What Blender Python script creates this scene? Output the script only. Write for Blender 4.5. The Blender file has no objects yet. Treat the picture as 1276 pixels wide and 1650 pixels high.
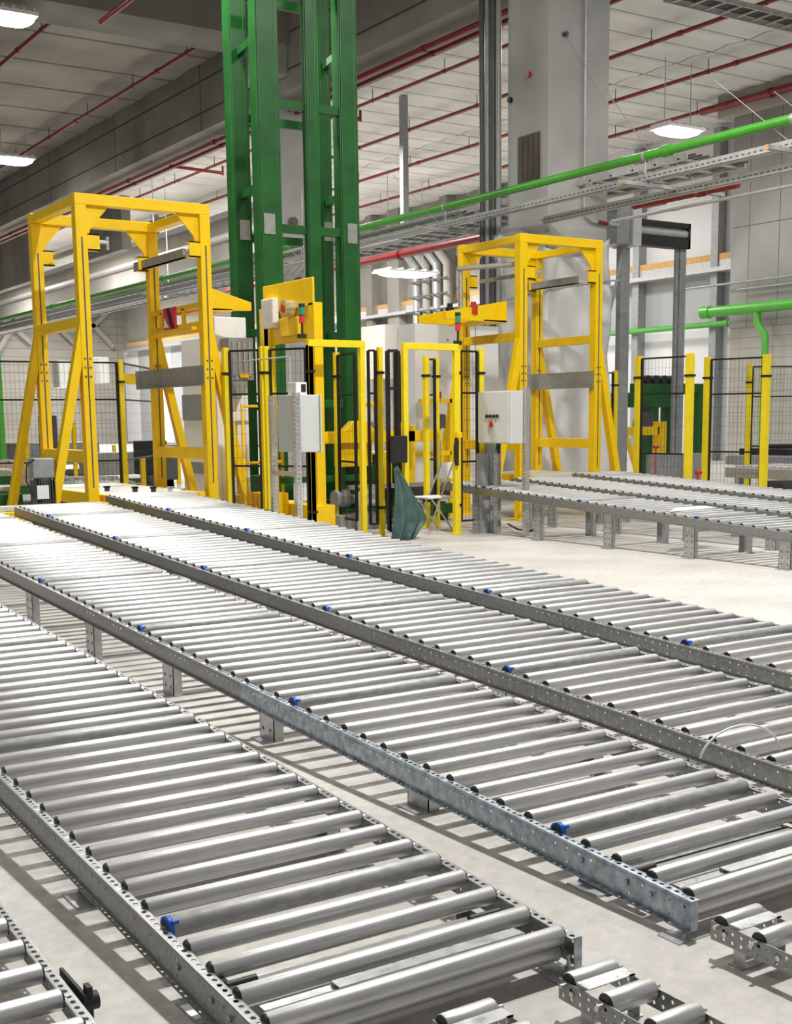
import bpy, bmesh, math, random
from mathutils import Vector, Matrix
random.seed(7)
C = bpy.context.scene.collection
PI = math.pi
SL = 0.046                       # the roller lanes rise away from the camera by 4.6 %

# ------------------------------------------------------------------ materials
def new_mat(name):
    m = bpy.data.materials.new(name); m.use_nodes = True
    nt = m.node_tree; b = nt.nodes['Principled BSDF']
    return m, nt, b
def noise_color(nt, b, c1, c2, scale, detail=6, coord='Object', lo=0.35, hi=0.7, stretch=None):
    tc = nt.nodes.new('ShaderNodeTexCoord'); n = nt.nodes.new('ShaderNodeTexNoise'); r = nt.nodes.new('ShaderNodeValToRGB')
    n.inputs['Scale'].default_value = scale; n.inputs['Detail'].default_value = detail
    src = tc.outputs[coord]
    if stretch:
        mp = nt.nodes.new('ShaderNodeMapping'); mp.inputs['Scale'].default_value = stretch
        nt.links.new(src, mp.inputs['Vector']); src = mp.outputs['Vector']
    nt.links.new(src, n.inputs['Vector']); nt.links.new(n.outputs['Fac'], r.inputs['Fac'])
    r.color_ramp.elements[0].position = lo; r.color_ramp.elements[1].position = hi
    r.color_ramp.elements[0].color = (*c1, 1); r.color_ramp.elements[1].color = (*c2, 1)
    nt.links.new(r.outputs['Color'], b.inputs['Base Color'])
    return n, r
def bump(nt, b, fac, strength=0.2, dist=0.01):
    bp = nt.nodes.new('ShaderNodeBump'); bp.inputs['Strength'].default_value = strength; bp.inputs['Distance'].default_value = dist
    nt.links.new(fac, bp.inputs['Height']); nt.links.new(bp.outputs['Normal'], b.inputs['Normal'])
def paint(name, col, rough=0.4, metal=0.0, var=0.06, scale=9, spec=0.5):
    m, nt, b = new_mat(name)
    c1 = tuple(max(0, c * (1 - var)) for c in col); c2 = tuple(min(1, c * (1 + var)) for c in col)
    noise_color(nt, b, c1, c2, scale)
    b.inputs['Roughness'].default_value = rough; b.inputs['Metallic'].default_value = metal
    b.inputs['Specular IOR Level'].default_value = spec
    return m
def emit(name, col, s):
    m, nt, b = new_mat(name)
    b.inputs['Base Color'].default_value = (*col, 1)
    b.inputs['Emission Color'].default_value = (*col, 1); b.inputs['Emission Strength'].default_value = s
    return m
def galv(name, col, rough=0.34, metal=0.85, var=0.14, scale=30, stretch=None):
    m, nt, b = new_mat(name)
    c1 = tuple(c * (1 - var) for c in col); c2 = tuple(min(1, c * (1 + var)) for c in col)
    n, r = noise_color(nt, b, c1, c2, scale, 8, stretch=stretch)
    rr = nt.nodes.new('ShaderNodeMapRange'); rr.inputs['To Min'].default_value = rough - 0.08; rr.inputs['To Max'].default_value = rough + 0.12
    nt.links.new(n.outputs['Fac'], rr.inputs['Value']); nt.links.new(rr.outputs['Result'], b.inputs['Roughness'])
    b.inputs['Metallic'].default_value = metal
    return m
def concrete(name, c1, c2, scale=1.2, rough=0.85, bumps=0.15, stretch=None):
    m, nt, b = new_mat(name)
    n, r = noise_color(nt, b, c1, c2, scale, 9, lo=0.3, hi=0.72, stretch=stretch)
    b.inputs['Roughness'].default_value = rough; b.inputs['Specular IOR Level'].default_value = 0.25
    n2 = nt.nodes.new('ShaderNodeTexNoise'); n2.inputs['Scale'].default_value = 25; n2.inputs['Detail'].default_value = 6
    bump(nt, b, n2.outputs['Fac'], bumps, 0.01)
    return m

M = {}
M['yellow'] = paint('yellow_paint', (0.93, 0.60, 0.0), 0.38, var=0.04)
M['yellow_post'] = paint('fence_yellow', (0.90, 0.70, 0.015), 0.42, var=0.05)
M['green'] = paint('green_paint', (0.010, 0.105, 0.015), 0.42, var=0.18, scale=3)
M['green_pipe'] = paint('pipe_green', (0.08, 0.40, 0.04), 0.35, var=0.06)
M['red_pipe'] = paint('pipe_red', (0.21, 0.008, 0.008), 0.4, var=0.15)
M['black'] = paint('black_powder_coat', (0.010, 0.010, 0.012), 0.45, var=0.1)
M['rubber'] = paint('black_plastic', (0.016, 0.016, 0.018), 0.55)
M['blue'] = paint('blue_plastic', (0.01, 0.12, 0.62), 0.35)
M['red'] = paint('red_plastic', (0.55, 0.03, 0.02), 0.35)
M['orange'] = paint('orange_wood_rail', (0.62, 0.36, 0.12), 0.6, var=0.12)
M['white'] = paint('white_enamel', (0.90, 0.905, 0.90), 0.35, var=0.02, scale=2)
M['cabinet'] = paint('light_grey_enamel', (0.62, 0.63, 0.61), 0.4, var=0.03, scale=3)
M['cabinet_side'] = M['cabinet']
M['greyband'] = paint('mid_grey_enamel', (0.30, 0.31, 0.31), 0.4, var=0.04)
M['darkgrey'] = paint('dark_grey_metal', (0.10, 0.10, 0.10), 0.45, metal=0.3, var=0.15)
M['steelgrey'] = paint('grey_steel_paint', (0.33, 0.34, 0.35), 0.4, metal=0.2, var=0.1)
M['roller'] = galv('zinc_roller', (0.60, 0.60, 0.595), 0.40, 0.66, 0.08, 14, (0.5, 3, 3))
M['brake'] = galv('scuffed_brake_roller', (0.40, 0.405, 0.40), 0.5, 0.5, 0.18, 28, (0.8, 2, 2))
M['rail'] = galv('galvanised_rail', (0.31, 0.315, 0.315), 0.38, 0.7, 0.18, 40)
M['rail_blue'] = galv('bluish_galvanised_rail', (0.36, 0.41, 0.46), 0.38, 0.75, 0.35, 26)
M['plate'] = galv('galvanised_plate', (0.50, 0.51, 0.52), 0.34, 0.75, 0.15, 25)
M['bracket'] = galv('bright_zinc', (0.66, 0.67, 0.68), 0.28, 0.8, 0.1, 30)
M['guard'] = galv('grey_guard_steel', (0.36, 0.36, 0.33), 0.45, 0.4, 0.12, 12)
M['tray'] = galv('galvanised_tray', (0.52, 0.52, 0.51), 0.45, 0.5, 0.1, 10)
M['axle'] = paint('roller_bearing_black', (0.02, 0.02, 0.02), 0.4)
M['wallgrey'] = concrete('concrete_wall_panel', (0.26, 0.25, 0.225), (0.38, 0.365, 0.33), 0.35)
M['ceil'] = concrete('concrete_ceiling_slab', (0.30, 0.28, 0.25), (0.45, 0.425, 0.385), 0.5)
M['ceil_lit'] = concrete('lit_concrete_ceiling_slab', (0.62, 0.61, 0.59), (0.80, 0.79, 0.77), 0.5)  # same slab concrete, with the brighter bay's lamplight put into the colour
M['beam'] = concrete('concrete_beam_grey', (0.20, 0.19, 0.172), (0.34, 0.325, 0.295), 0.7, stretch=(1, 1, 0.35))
M['pillar'] = concrete('smooth_concrete_pillar', (0.40, 0.40, 0.385), (0.54, 0.54, 0.52), 0.9, 0.7, 0.08)
M['formwork'] = concrete('formed_concrete_wall', (0.36, 0.36, 0.345), (0.53, 0.53, 0.51), 0.6)
M['cladding'] = paint('white_cladding', (0.74, 0.745, 0.75), 0.5, var=0.03, scale=0.6)
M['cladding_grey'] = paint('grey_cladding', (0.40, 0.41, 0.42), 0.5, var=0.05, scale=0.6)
M['skirt'] = paint('beige_wall_board', (0.42, 0.395, 0.34), 0.7, var=0.08, scale=0.8)
M['vent'] = paint('brown_vent_metal', (0.13, 0.10, 0.08), 0.6, var=0.25, scale=2)
M['bag'] = paint('dark_teal_bag_plastic', (0.07, 0.13, 0.12), 0.3, var=0.25, scale=6)
M['wood'] = paint('pallet_wood', (0.45, 0.34, 0.22), 0.8, var=0.2)
M['hazard'] = paint('hazard_black', (0.03, 0.01, 0.01), 0.5)
M['lamp'] = emit('lamp_diffuser_glow', (1.0, 1.0, 0.98), 20)
M['redlight'] = paint('signal_red', (0.70, 0.04, 0.06), 0.3)
M['greenlight'] = paint('signal_green', (0.03, 0.30, 0.14), 0.3)

def film():
    m, nt, b = new_mat('dusty_plastic_film')
    n, r = noise_color(nt, b, (0.60, 0.60, 0.59), (0.78, 0.78, 0.77), 1.6, 8)
    b.inputs['Roughness'].default_value = 0.42; b.inputs['Coat Weight'].default_value = 0.25; b.inputs['Coat Roughness'].default_value = 0.3
    n2 = nt.nodes.new('ShaderNodeTexNoise'); n2.inputs['Scale'].default_value = 3.2; n2.inputs['Distortion'].default_value = 1.5
    bump(nt, b, n2.outputs['Fac'], 0.8, 0.08)
    return m
M['film'] = film()

def floor_mat():
    m, nt, b = new_mat('troweled_concrete_floor')
    n, r = noise_color(nt, b, (0.47, 0.448, 0.412), (0.63, 0.607, 0.568), 1.1, 10, lo=0.3, hi=0.7)
    n3 = nt.nodes.new('ShaderNodeTexNoise'); n3.inputs['Scale'].default_value = 16; n3.inputs['Detail'].default_value = 8; n3.inputs['Roughness'].default_value = 0.7
    tc = nt.nodes.new('ShaderNodeTexCoord'); nt.links.new(tc.outputs['Object'], n3.inputs['Vector'])
    rp = nt.nodes.new('ShaderNodeMapRange'); rp.inputs['From Min'].default_value = 0.35; rp.inputs['From Max'].default_value = 0.65
    rp.inputs['To Min'].default_value = 0.84; rp.inputs['To Max'].default_value = 1.06
    nt.links.new(n3.outputs['Fac'], rp.inputs['Value'])
    mx = nt.nodes.new('ShaderNodeVectorMath'); mx.operation = 'SCALE'
    nt.links.new(r.outputs['Color'], mx.inputs[0]); nt.links.new(rp.outputs['Result'], mx.inputs['Scale'])
    nt.links.new(mx.outputs['Vector'], b.inputs['Base Color'])
    b.inputs['Roughness'].default_value = 0.55; b.inputs['Specular IOR Level'].default_value = 0.35
    bump(nt, b, n3.outputs['Fac'], 0.08, 0.004)
    return m
M['floor'] = floor_mat()

def tile_lines(name, base, c1, c2, w, h, gap=0.012, axis='YZ', scale=0.5, fac=0.45):
    """concrete with a formwork grid of narrow joints"""
    m, nt, b = new_mat(name)
    n, r = noise_color(nt, b, c1, c2, scale, 9, lo=0.3, hi=0.72)
    tc = nt.nodes.new('ShaderNodeTexCoord'); sp = nt.nodes.new('ShaderNodeSeparateXYZ'); nt.links.new(tc.outputs['Object'], sp.inputs[0])
    outs = []
    for ax, per in zip(axis, (w, h)):
        if per is None: continue
        d = nt.nodes.new('ShaderNodeMath'); d.operation = 'DIVIDE'; nt.links.new(sp.outputs[ax], d.inputs[0]); d.inputs[1].default_value = per
        f = nt.nodes.new('ShaderNodeMath'); f.operation = 'FRACT'; nt.links.new(d.outputs[0], f.inputs[0])
        l = nt.nodes.new('ShaderNodeMath'); l.operation = 'LESS_THAN'; nt.links.new(f.outputs[0], l.inputs[0]); l.inputs[1].default_value = gap / per
        outs.append(l.outputs[0])
    o = outs[0]
    if len(outs) > 1:
        mx = nt.nodes.new('ShaderNodeMath'); mx.operation = 'MAXIMUM'; nt.links.new(outs[0], mx.inputs[0]); nt.links.new(outs[1], mx.inputs[1]); o = mx.outputs[0]
    mix = nt.nodes.new('ShaderNodeMix'); mix.data_type = 'RGBA'
    nt.links.new(o, mix.inputs['Factor']); nt.links.new(r.outputs['Color'], mix.inputs[6]); mix.inputs[7].default_value = (*[c * fac for c in c1], 1)
    nt.links.new(mix.outputs[2], b.inputs['Base Color']); b.inputs['Roughness'].default_value = 0.85; b.inputs['Specular IOR Level'].default_value = 0.2
    return m
M['wall_block'] = tile_lines('block_wall', None, (0.36, 0.34, 0.30), (0.52, 0.49, 0.44), 1.2, 0.30, 0.02, 'YZ', 0.5, 0.8)
M['wall_block_x'] = tile_lines('block_wall_far', None, (0.22, 0.21, 0.185), (0.32, 0.305, 0.27), 5.0, 0.5, 0.04, 'XZ', 0.3, 0.75)
M['wall_form'] = tile_lines('shuttered_wall', None, (0.27, 0.265, 0.25), (0.42, 0.412, 0.39), 1.07, 4.1, 0.025, 'YZ', 0.5, 0.5)
M['beam_joint'] = tile_lines('jointed_beam', None, (0.22, 0.208, 0.188), (0.37, 0.352, 0.32), 6.0, 0.75, 0.05, 'YZ', 0.6, 0.5)

# ------------------------------------------------------------------ mesh helpers
class MB:
    def __init__(s): s.v = []; s.f = []; s.mi = []; s.sm = []
    def add(s, vs, fs, mi=0, smooth=False):
        o = len(s.v); s.v += [tuple(v) for v in vs]
        for f in fs: s.f.append(tuple(i + o for i in f)); s.mi.append(mi); s.sm.append(smooth)
    def box(s, a, b, mi=0):
        x0, x1 = sorted((a[0], b[0])); y0, y1 = sorted((a[1], b[1])); z0, z1 = sorted((a[2], b[2]))
        s.add([(x0,y0,z0),(x1,y0,z0),(x1,y1,z0),(x0,y1,z0),(x0,y0,z1),(x1,y0,z1),(x1,y1,z1),(x0,y1,z1)],
              [(0,3,2,1),(4,5,6,7),(0,1,5,4),(1,2,6,5),(2,3,7,6),(3,0,4,7)], mi)
    def bar(s, p, q, w, h, mi=0, up=(0,0,1)):
        p = Vector(p); q = Vector(q); d = (q - p).normalized(); u = Vector(up)
        if abs(d.dot(u)) > 0.98: u = Vector((0,1,0))
        sd = d.cross(u).normalized(); u = sd.cross(d).normalized()
        vs = []
        for c in (p, q):
            for a, b in ((-1,-1),(1,-1),(1,1),(-1,1)): vs.append(c + sd * (a*w/2) + u * (b*h/2))
        s.add(vs, [(0,1,2,3),(7,6,5,4),(0,4,5,1),(1,5,6,2),(2,6,7,3),(3,7,4,0)], mi)
    def tube(s, pts, r, n=8, mi=0, caps=True, r1=None):
        pts = [Vector(p) for p in pts]; rings = []
        prev = None
        for i, p in enumerate(pts):
            if i == 0: d = pts[1] - p
            elif i == len(pts) - 1: d = p - pts[-2]
            else: d = (pts[i+1] - p).normalized() + (p - pts[i-1]).normalized()
            d.normalize()
            u = Vector((0,0,1)) if abs(d.z) < 0.95 else Vector((0,1,0))
            if prev is not None and prev.cross(d).length > 1e-6: u = prev
            a = d.cross(u).normalized(); b2 = a.cross(d).normalized(); prev = b2
            rr = r if r1 is None else r + (r1 - r) * i / (len(pts) - 1)
            rings.append([p + a * math.cos(2*PI*k/n) * rr + b2 * math.sin(2*PI*k/n) * rr for k in range(n)])
        o = [v for ring in rings for v in ring]; fs = []
        for i in range(len(pts) - 1):
            for k in range(n):
                k2 = (k + 1) % n
                fs.append((i*n+k, i*n+k2, (i+1)*n+k2, (i+1)*n+k))
        s.add(o, fs, mi, True)
        if caps:
            s.add(rings[0], [tuple(reversed(range(n)))], mi); s.add(rings[-1], [tuple(range(n))], mi)
    def prism(s, pts, d, mi=0):
        n = len(pts); d = Vector(d); a = [Vector(p) for p in pts]; b = [p + d for p in a]
        s.add(a + b, [tuple(range(n)), tuple(reversed(range(n, 2*n)))] + [(i, n+i, n+(i+1)%n, (i+1)%n) for i in range(n)], mi)
    def quad(s, a, b, c, d, mi=0): s.add([a,b,c,d], [(0,1,2,3)], mi)
    def build(s, name, mats, parent=None, bevel=0, solid=0, weld=False, loc=None):
        me = bpy.data.meshes.new(name)
        off = Vector((0,0,0))
        if parent is not None: off = wloc(parent)
        if loc is not None: off = Vector(loc)
        me.from_pydata([tuple(Vector(v) - off) for v in s.v], [], s.f)
        if not isinstance(mats, (list, tuple)): mats = [mats]
        for m in mats: me.materials.append(m)
        me.polygons.foreach_set('material_index', s.mi); me.polygons.foreach_set('use_smooth', s.sm)
        bm = bmesh.new(); bm.from_mesh(me)
        if weld: bmesh.ops.remove_doubles(bm, verts=bm.verts, dist=1e-5)
        if not solid or True: bmesh.ops.recalc_face_normals(bm, faces=bm.faces)
        bm.to_mesh(me); bm.free(); me.update()
        o = bpy.data.objects.new(name, me); C.objects.link(o)
        if parent is not None:
            o.parent = parent; o.location = (0,0,0) if loc is None else Vector(loc) - wloc(parent)
            o['_w'] = list(off) if loc is not None else list(wloc(parent))
        else:
            o.location = (0,0,0) if loc is None else loc
            o['_w'] = list(off)
        if bevel:
            md = o.modifiers.new('bevel', 'BEVEL'); md.width = bevel; md.segments = 2; md.limit_method = 'ANGLE'; md.angle_limit = 0.6
        if solid:
            md = o.modifiers.new('solid', 'SOLIDIFY'); md.thickness = solid; md.offset = 0
        return o
def wloc(o): return Vector(o['_w']) if '_w' in o.keys() else Vector(o.location)
def thing(name, label, cat, loc=(0,0,0), group=None):
    o = bpy.data.objects.new(name, None); C.objects.link(o); o.location = loc; o['_w'] = list(loc)
    o.empty_display_size = 0.1
    o['label'] = label; o['category'] = cat
    if group: o['group'] = group
    return o
def tag(o, label, cat, group=None):
    o['label'] = label; o['category'] = cat
    if group: o['group'] = group
    return o
def struct(o, label=None):
    o['kind'] = 'structure'
    if label: o['label'] = label
    return o
def part(name, mat, parent, fn, **k):
    m = MB(); fn(m); return m.build(name, mat, parent, **k)

# ------------------------------------------------------------------ camera
cam = bpy.data.cameras.new('camera'); co = bpy.data.objects.new('camera', cam); C.objects.link(co)
R = Matrix(((0.8352724, 0.0908172, -0.5422843), (-0.5497319, 0.1187196, -0.8268618), (-0.0107135, 0.9887659, 0.1490883)))
co.matrix_world = Matrix.Translation((0, 0, 1.45)) @ R.to_4x4()
cam.sensor_fit = 'VERTICAL'; cam.sensor_height = 36.0; cam.lens = 36.0 * 2008.955 / 1650.0
cam.shift_x = -0.010689; cam.shift_y = 0.091783; cam.clip_end = 300
bpy.context.scene.camera = co

# ------------------------------------------------------------------ hall shell
XW, YE, ZC = 30.5, 80.0, 10.3
m = MB(); m.box((-22, -6, -0.2), (XW + 0.3, YE, 0)); struct(m.build('floor', M['floor']))
# ceiling slabs: one mesh per bay, shallow concave planks with open joints between them
def slab_ceiling(x0, x1, y0, y1, w, z, mat, split=(), name='ceiling'):
    m = MB(); y = y0; xs = [x0] + list(split) + [x1]
    while y < y1:
        for xa, xb in zip(xs[:-1], xs[1:]):
            prof = [(0.0, 0.15), (0.018, 0.14), (0.03, 0.02), (0.10, 0.0), (0.36, 0.03), (0.5, 0.045), (0.64, 0.03), (0.90, 0.0), (0.97, 0.02), (0.982, 0.14), (1.0, 0.15)]
            a = [(xa + 0.015, y + t * w, z + h) for t, h in prof]; b = [(xb - 0.015, y + t * w, z + h) for t, h in prof]
            n = len(prof)
            m.add(a + b, [(i, i + 1, n + i + 1, n + i) for i in range(n - 1)])
            m.add([a[0], a[-1], b[-1], b[0]], [(0, 1, 2, 3)])
        y += w
    m.box((x0, y0, z + 0.15), (x1, y1, z + 0.4))
    return struct(m.build(name, mat))
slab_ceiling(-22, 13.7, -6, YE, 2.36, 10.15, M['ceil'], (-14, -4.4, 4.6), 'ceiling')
slab_ceiling(13.7, XW, 10, YE, 1.18, ZC, M['ceil_lit'], (18.2, 24.2), 'ceiling')
# long girder on the pillars and the cross girders
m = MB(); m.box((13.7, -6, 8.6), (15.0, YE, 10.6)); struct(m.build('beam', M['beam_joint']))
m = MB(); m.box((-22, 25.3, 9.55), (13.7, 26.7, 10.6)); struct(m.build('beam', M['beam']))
# pillars
for yp, nm in ((16.5, 'a'), (26.3, 'b')):
    m = MB()
    if yp < 20: m.box((13.7, yp, 0), (15.0, yp + 1.1, 8.6))
    else:
        m.box((13.7, yp, 0), (14.62, yp + 0.9, 8.6))
    if 20 < yp < 30: m.box((13.1, yp - 0.9, 8.9), (13.7, yp + 0.5, 9.6))
    struct(m.build('pillar', M['pillar'], bevel=0.02))
# side wall (runs away from the camera) : lower block wall, grey band, upper wall
m = MB(); m.box((XW, 20, 0), (XW + 0.3, YE, 4.2)); struct(m.build('wall_right', M['wall_block']))
m = MB(); m.box((XW, 37.6, 4.2), (XW + 0.3, YE, 10.6)); struct(m.build('wall_right_upper', M['wallgrey']))
m = MB(); m.box((XW, 20, 6.3), (XW + 0.3, 37.6, 10.6)); m.box((XW - 0.01, 20, 0), (XW, 37.6, 4.2)); struct(m.build('wall_right_panel', M['cladding']))
m = MB(); m.box((XW, 20, 4.2), (XW + 0.3, 37.6, 6.3)); struct(m.build('wall_right_band', M['cladding_grey']))  # grey put in for the shaded zone of this wall
m = MB()
for k in range(9):
    y = 56 + k * 2.7
    m.box((XW - 0.06, y, 0.1), (XW, y + 2.6, 5.9), k % 2)
struct(m.build('wall_right_cladding', [M['cladding'], M['cladding_grey']]))
m = MB(); m.box((-22, YE, 0), (XW + 0.3, YE + 0.3, 10.6)); struct(m.build('wall_far', M['wall_block_x']))
m = MB(); m.box((28, -6, 3.9), (28.5, 25.6, 9.95)); struct(m.build('wall_right_front', M['wall_form'], loc=(28, 24.93, 6.68)))
m = MB(); m.box((28.05, -6, 0), (28.5, 25.6, 3.9)); struct(m.build('wall_right_lower', M['wall_block']))
m = MB(); m.box((27.75, 9, 9.72), (28.4, 26.0, 10.32)); struct(m.build('beam', M['skirt']))
# steel columns on the side wall
for k, y in enumerate((28.1, 31.6, 35.0)):
    m = MB(); m.box((XW - 0.35, y, 0), (XW - 0.01, y + 0.3, 10.2)); struct(m.build('trim_%d' % (k + 1), M['steelgrey'], bevel=0.01))
# wall pilasters behind
for k, y in enumerate((39.5, 42.6, 46.2, 48.4)):
    m = MB(); m.box((XW - 0.45, y, 0), (XW, y + (0.5 if k % 2 else 0.9), 10.3)); struct(m.build('trim_%d' % (k + 4), M['wallgrey']))
# ledge rail along the side wall
g = thing('wall_ledge', 'orange topped pale ledge running along the far side wall', 'ledge', (XW, 22, 6.1))
part('orange_rail', M['orange'], g, lambda m: m.box((XW - 0.30, 22.0, 6.22), (XW - 0.05, 79, 6.42)))
part('channel', M['tray'], g, lambda m: (m.box((XW - 0.6, 22.0, 5.85), (XW, 79, 5.98)), m.box((XW - 0.3, 22.0, 5.98), (XW - 0.06, 79, 6.22))))
# concrete brackets / stair underside on side wall
m = MB(); m.prism([(XW - 2.2, 44.6, 5.3), (XW - 2.2, 49.5, 5.3), (XW - 2.2, 49.5, 4.9), (XW - 2.2, 46.0, 3.1), (XW - 2.2, 44.6, 3.1)], (2.2, 0, 0)); struct(m.build('trim_8', M['skirt']))
# dark diagonal bars put in for the bracing shadows on the end wall
g = thing('brace_shadow', 'grey diagonal bars in place of bracing shadows on the end wall', 'bracing', (25, 79.6, 0))
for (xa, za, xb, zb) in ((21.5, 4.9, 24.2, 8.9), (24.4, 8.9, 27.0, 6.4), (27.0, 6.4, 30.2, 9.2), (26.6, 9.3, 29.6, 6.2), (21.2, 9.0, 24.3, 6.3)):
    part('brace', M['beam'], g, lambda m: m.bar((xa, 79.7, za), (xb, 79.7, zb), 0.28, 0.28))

# ------------------------------------------------------------------ lighting fixtures and area lights
def high_bay(loc, w, d, label):
    g = thing('ceiling_lamp', label, 'lamp', loc, 'glowing high bay lamps')
    x, y, z = loc
    def body(m):
        m.box((x - w/2, y - d/2, z), (x + w/2, y + d/2, z + 0.07))
        for k in range(5): m.box((x - w/2 + 0.05 + k * (w-0.14)/4, y - d/2 + 0.03, z + 0.07), (x - w/2 + 0.09 + k * (w-0.14)/4, y + d/2 - 0.03, z + 0.14))
    part('housing', M['white'], g, body)
    def dif(m):
        n = 20; vs = []
        for zz, s_ in ((z, 1.0), (z - 0.05, 0.97), (z - 0.09, 0.8)):
            for k in range(n):
                a = 2*PI*k/n; c, s2 = math.cos(a), math.sin(a)
                vs.append((x + w*0.49*s_*math.copysign(abs(c)**0.6, c), y + d*0.49*s_*math.copysign(abs(s2)**0.6, s2), zz))
        fs = []
        for r in range(2):
            for k in range(n): fs.append((r*n+k, r*n+(k+1)%n, (r+1)*n+(k+1)%n, (r+1)*n+k))
        fs.append(tuple(range(2*n, 3*n)))
        m.add(vs, fs)
    part('diffuser', M['lamp'], g, dif)
    zt = ZC if x > 13.7 else 10.15
    part('hanger', M['tray'], g, lambda m: (m.tube([(x - w*0.35, y, z + 0.1), (x - w*0.35, y, zt)], 0.012, 6), m.tube([(x + w*0.35, y, z + 0.1), (x + w*0.35, y, zt)], 0.012, 6)))
    return g
high_bay((7.684, 25.544, 9.200), 0.95, 0.75, 'high bay lamp at the top left corner under the dark ceiling')
high_bay((11.621, 38.862, 9.200), 1.05, 0.9, 'high bay lamp above the left yellow gantry near the beam')
high_bay((24.050, 23.893, 8.600), 1.3, 0.75, 'high bay lamp under the lit ceiling right of the large pillar')
high_bay((26.448, 40.150, 6.800), 2.2, 1.3, 'oval glowing lamp low between green mast and right gantry')
high_bay((18.562, 44.607, 6.000), 0.7, 0.6, 'small distant lamp seen inside the left yellow gantry')

def area(loc, size, power, rot=(0,0,0), col=(1,0.98,0.95)):
    l = bpy.data.lights.new('hall_area_light', 'AREA'); l.energy = power; l.shape = 'RECTANGLE'; l.size = size[0]; l.size_y = size[1]; l.color = col
    o = bpy.data.objects.new('hall_area_light', l); C.objects.link(o); o.location = loc; o.rotation_euler = rot
    return o
area((6.3, 5.2, 9.4), (0.45, 0.45), 1200)
for (lx, ly, pw) in ((6.3, 15.5, 520), (10.5, 10.3, 210), (-2.5, 6.0, 160), (-2.5, 17.0, 160), (7.8, 25.0, 280), (11.0, 39.0, 100)):  # the light over the right-hand lanes is added to brighten front faces
    area((lx, ly, 9.2), (0.9, 0.6), pw)
for lx in (18.0, 25.0):
    for ly, pw in ((9.0, 220), (20.0, 250), (31.0, 420), (43.0, 1000), (57.0, 1600), (72.0, 1300)):
        area((lx, ly, 9.0), (1.4, 0.8), pw)


# ------------------------------------------------------------------ sprinkler pipes
def pipe(name, label, x, y0, y1, z, r, mat, group=None, couple=6.0, drops=0, n=10, hang=True, ztop=None):
    g = thing(name, label, 'pipe', (x, y0, z), group)
    part('pipe', mat, g, lambda m: m.tube([(x, y0, z), (x, y1, z)], r, n))
    def reps(first, name, y, step):
        while y + step < y1 - 0.1:
            y += step; o = first.copy(); C.objects.link(o); o.parent = g; o.location = (0, y - y_0[0], 0)
    y_0 = [y0 + couple * 0.5]
    if y_0[0] < y1 - 0.1:
        c0 = part('coupling', mat, g, lambda m: m.tube([(x, y_0[0] - 0.07, z), (x, y_0[0] + 0.07, z)], r * 1.3, n))
        reps(c0, 'coupling', y_0[0], couple)
    if hang and ztop:
        y_0[0] = y0 + 1.2; yh = y_0[0]
        h0 = part('hanger', M['darkgrey'], g, lambda m: (m.tube([(x, yh, z), (x, yh, ztop)], 0.012, 5), m.tube([(x, yh-0.02, z), (x, yh+0.02, z)], r*1.25, n)))
        reps(h0, 'hanger', yh, 3.4)
    return g
GP = 'parallel red sprinkler pipes under the ceiling'
for i, (x, y0, y1, r) in enumerate(((18.87, 12, 79, 0.045), (21.65, 11, 79, 0.05), (24.6, 12, 79, 0.05), (27.55, 22, 79, 0.05))):
    pipe('sprinkler_pipe', 'thin red sprinkler pipe under the lit ceiling, %s from the girder' % ('first', 'second', 'third', 'fourth')[i], x, y0, y1, 10.0, r, M['red_pipe'], GP, 7.0, ztop=ZC)
for i, (x, y0, y1, r) in enumerate(((9.17, 26.95, 79, 0.05), (12.55, 26.95, 79, 0.05))):
    pipe('sprinkler_pipe', 'red sprinkler pipe under the dark ceiling %s' % ('passing the upper left lamp', 'close to the girder face')[i], x, y0, y1, 9.85, r, M['red_pipe'], 'red sprinkler pipes of the dark bay', 6.0, ztop=10.15)
pipe('sprinkler_pipe', 'short red sprinkler pipe with end cap at the top edge', 9.3, 14, 24.9, 9.2, 0.055, M['red_pipe'], 'red sprinkler pipes of the dark bay', 5.0, ztop=10.15)
# the pair of red mains under the girder soffit
for (ya_, yb_, lb) in ((17.8, 26.25, 'between the two pillars'), (27.25, 79, 'beyond the mast')):
    pipe('sprinkler_main', 'thick dark red main pipe under the girder soffit %s' % lb, 14.15, ya_, yb_, 8.42, 0.055, M['red_pipe'], 'two red mains under the girder', 6.0)
    pipe('sprinkler_main', 'thinner red main pipe under the girder soffit %s' % lb, 14.34, ya_, yb_, 8.36, 0.045, M['red_pipe'], 'two red mains under the girder', 6.0)
for yy in (26.0, 33.5, 39.5, 44):
    g = tag(part('sprinkler_branch', M['red_pipe'], None, lambda m: (m.tube([(14.3, yy, 8.4), (15.9, yy, 8.36)], 0.045, 8), m.tube([(15.9, yy, 8.3), (15.9, yy, 8.55)], 0.035, 6))), {26.0: 'short red branch pipe under the girder between the green mast posts', 33.5: 'short red branch pipe under the girder left of the mast', 39.5: 'short red branch pipe above the left gantry top beam', 44: 'short red branch pipe under girder furthest along'}[yy], 'pipe', 'red branches off the mains')
pipe('red_wall_pipe', 'dark red pipe behind the cable tray above the hanging lamp', 20.0, 20.2, 42, 6.05, 0.11, M['red_pipe'], None, 7.0, hang=False)
g = pipe('red_short_pipe', 'bright red pipe section below cable tray near the roller door head', 14.0, 12.7, 14.8, 4.66, 0.05, M['red_pipe'], None, 1.4, hang=False)
pipe('tray_conduit', 'thin grey conduit below the cable tray right of the pillar', 14.0, 9.4, 15.3, (14.000, 13.150, 4.501)[2], 0.025, M['tray'], None, 3, hang=False)
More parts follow.
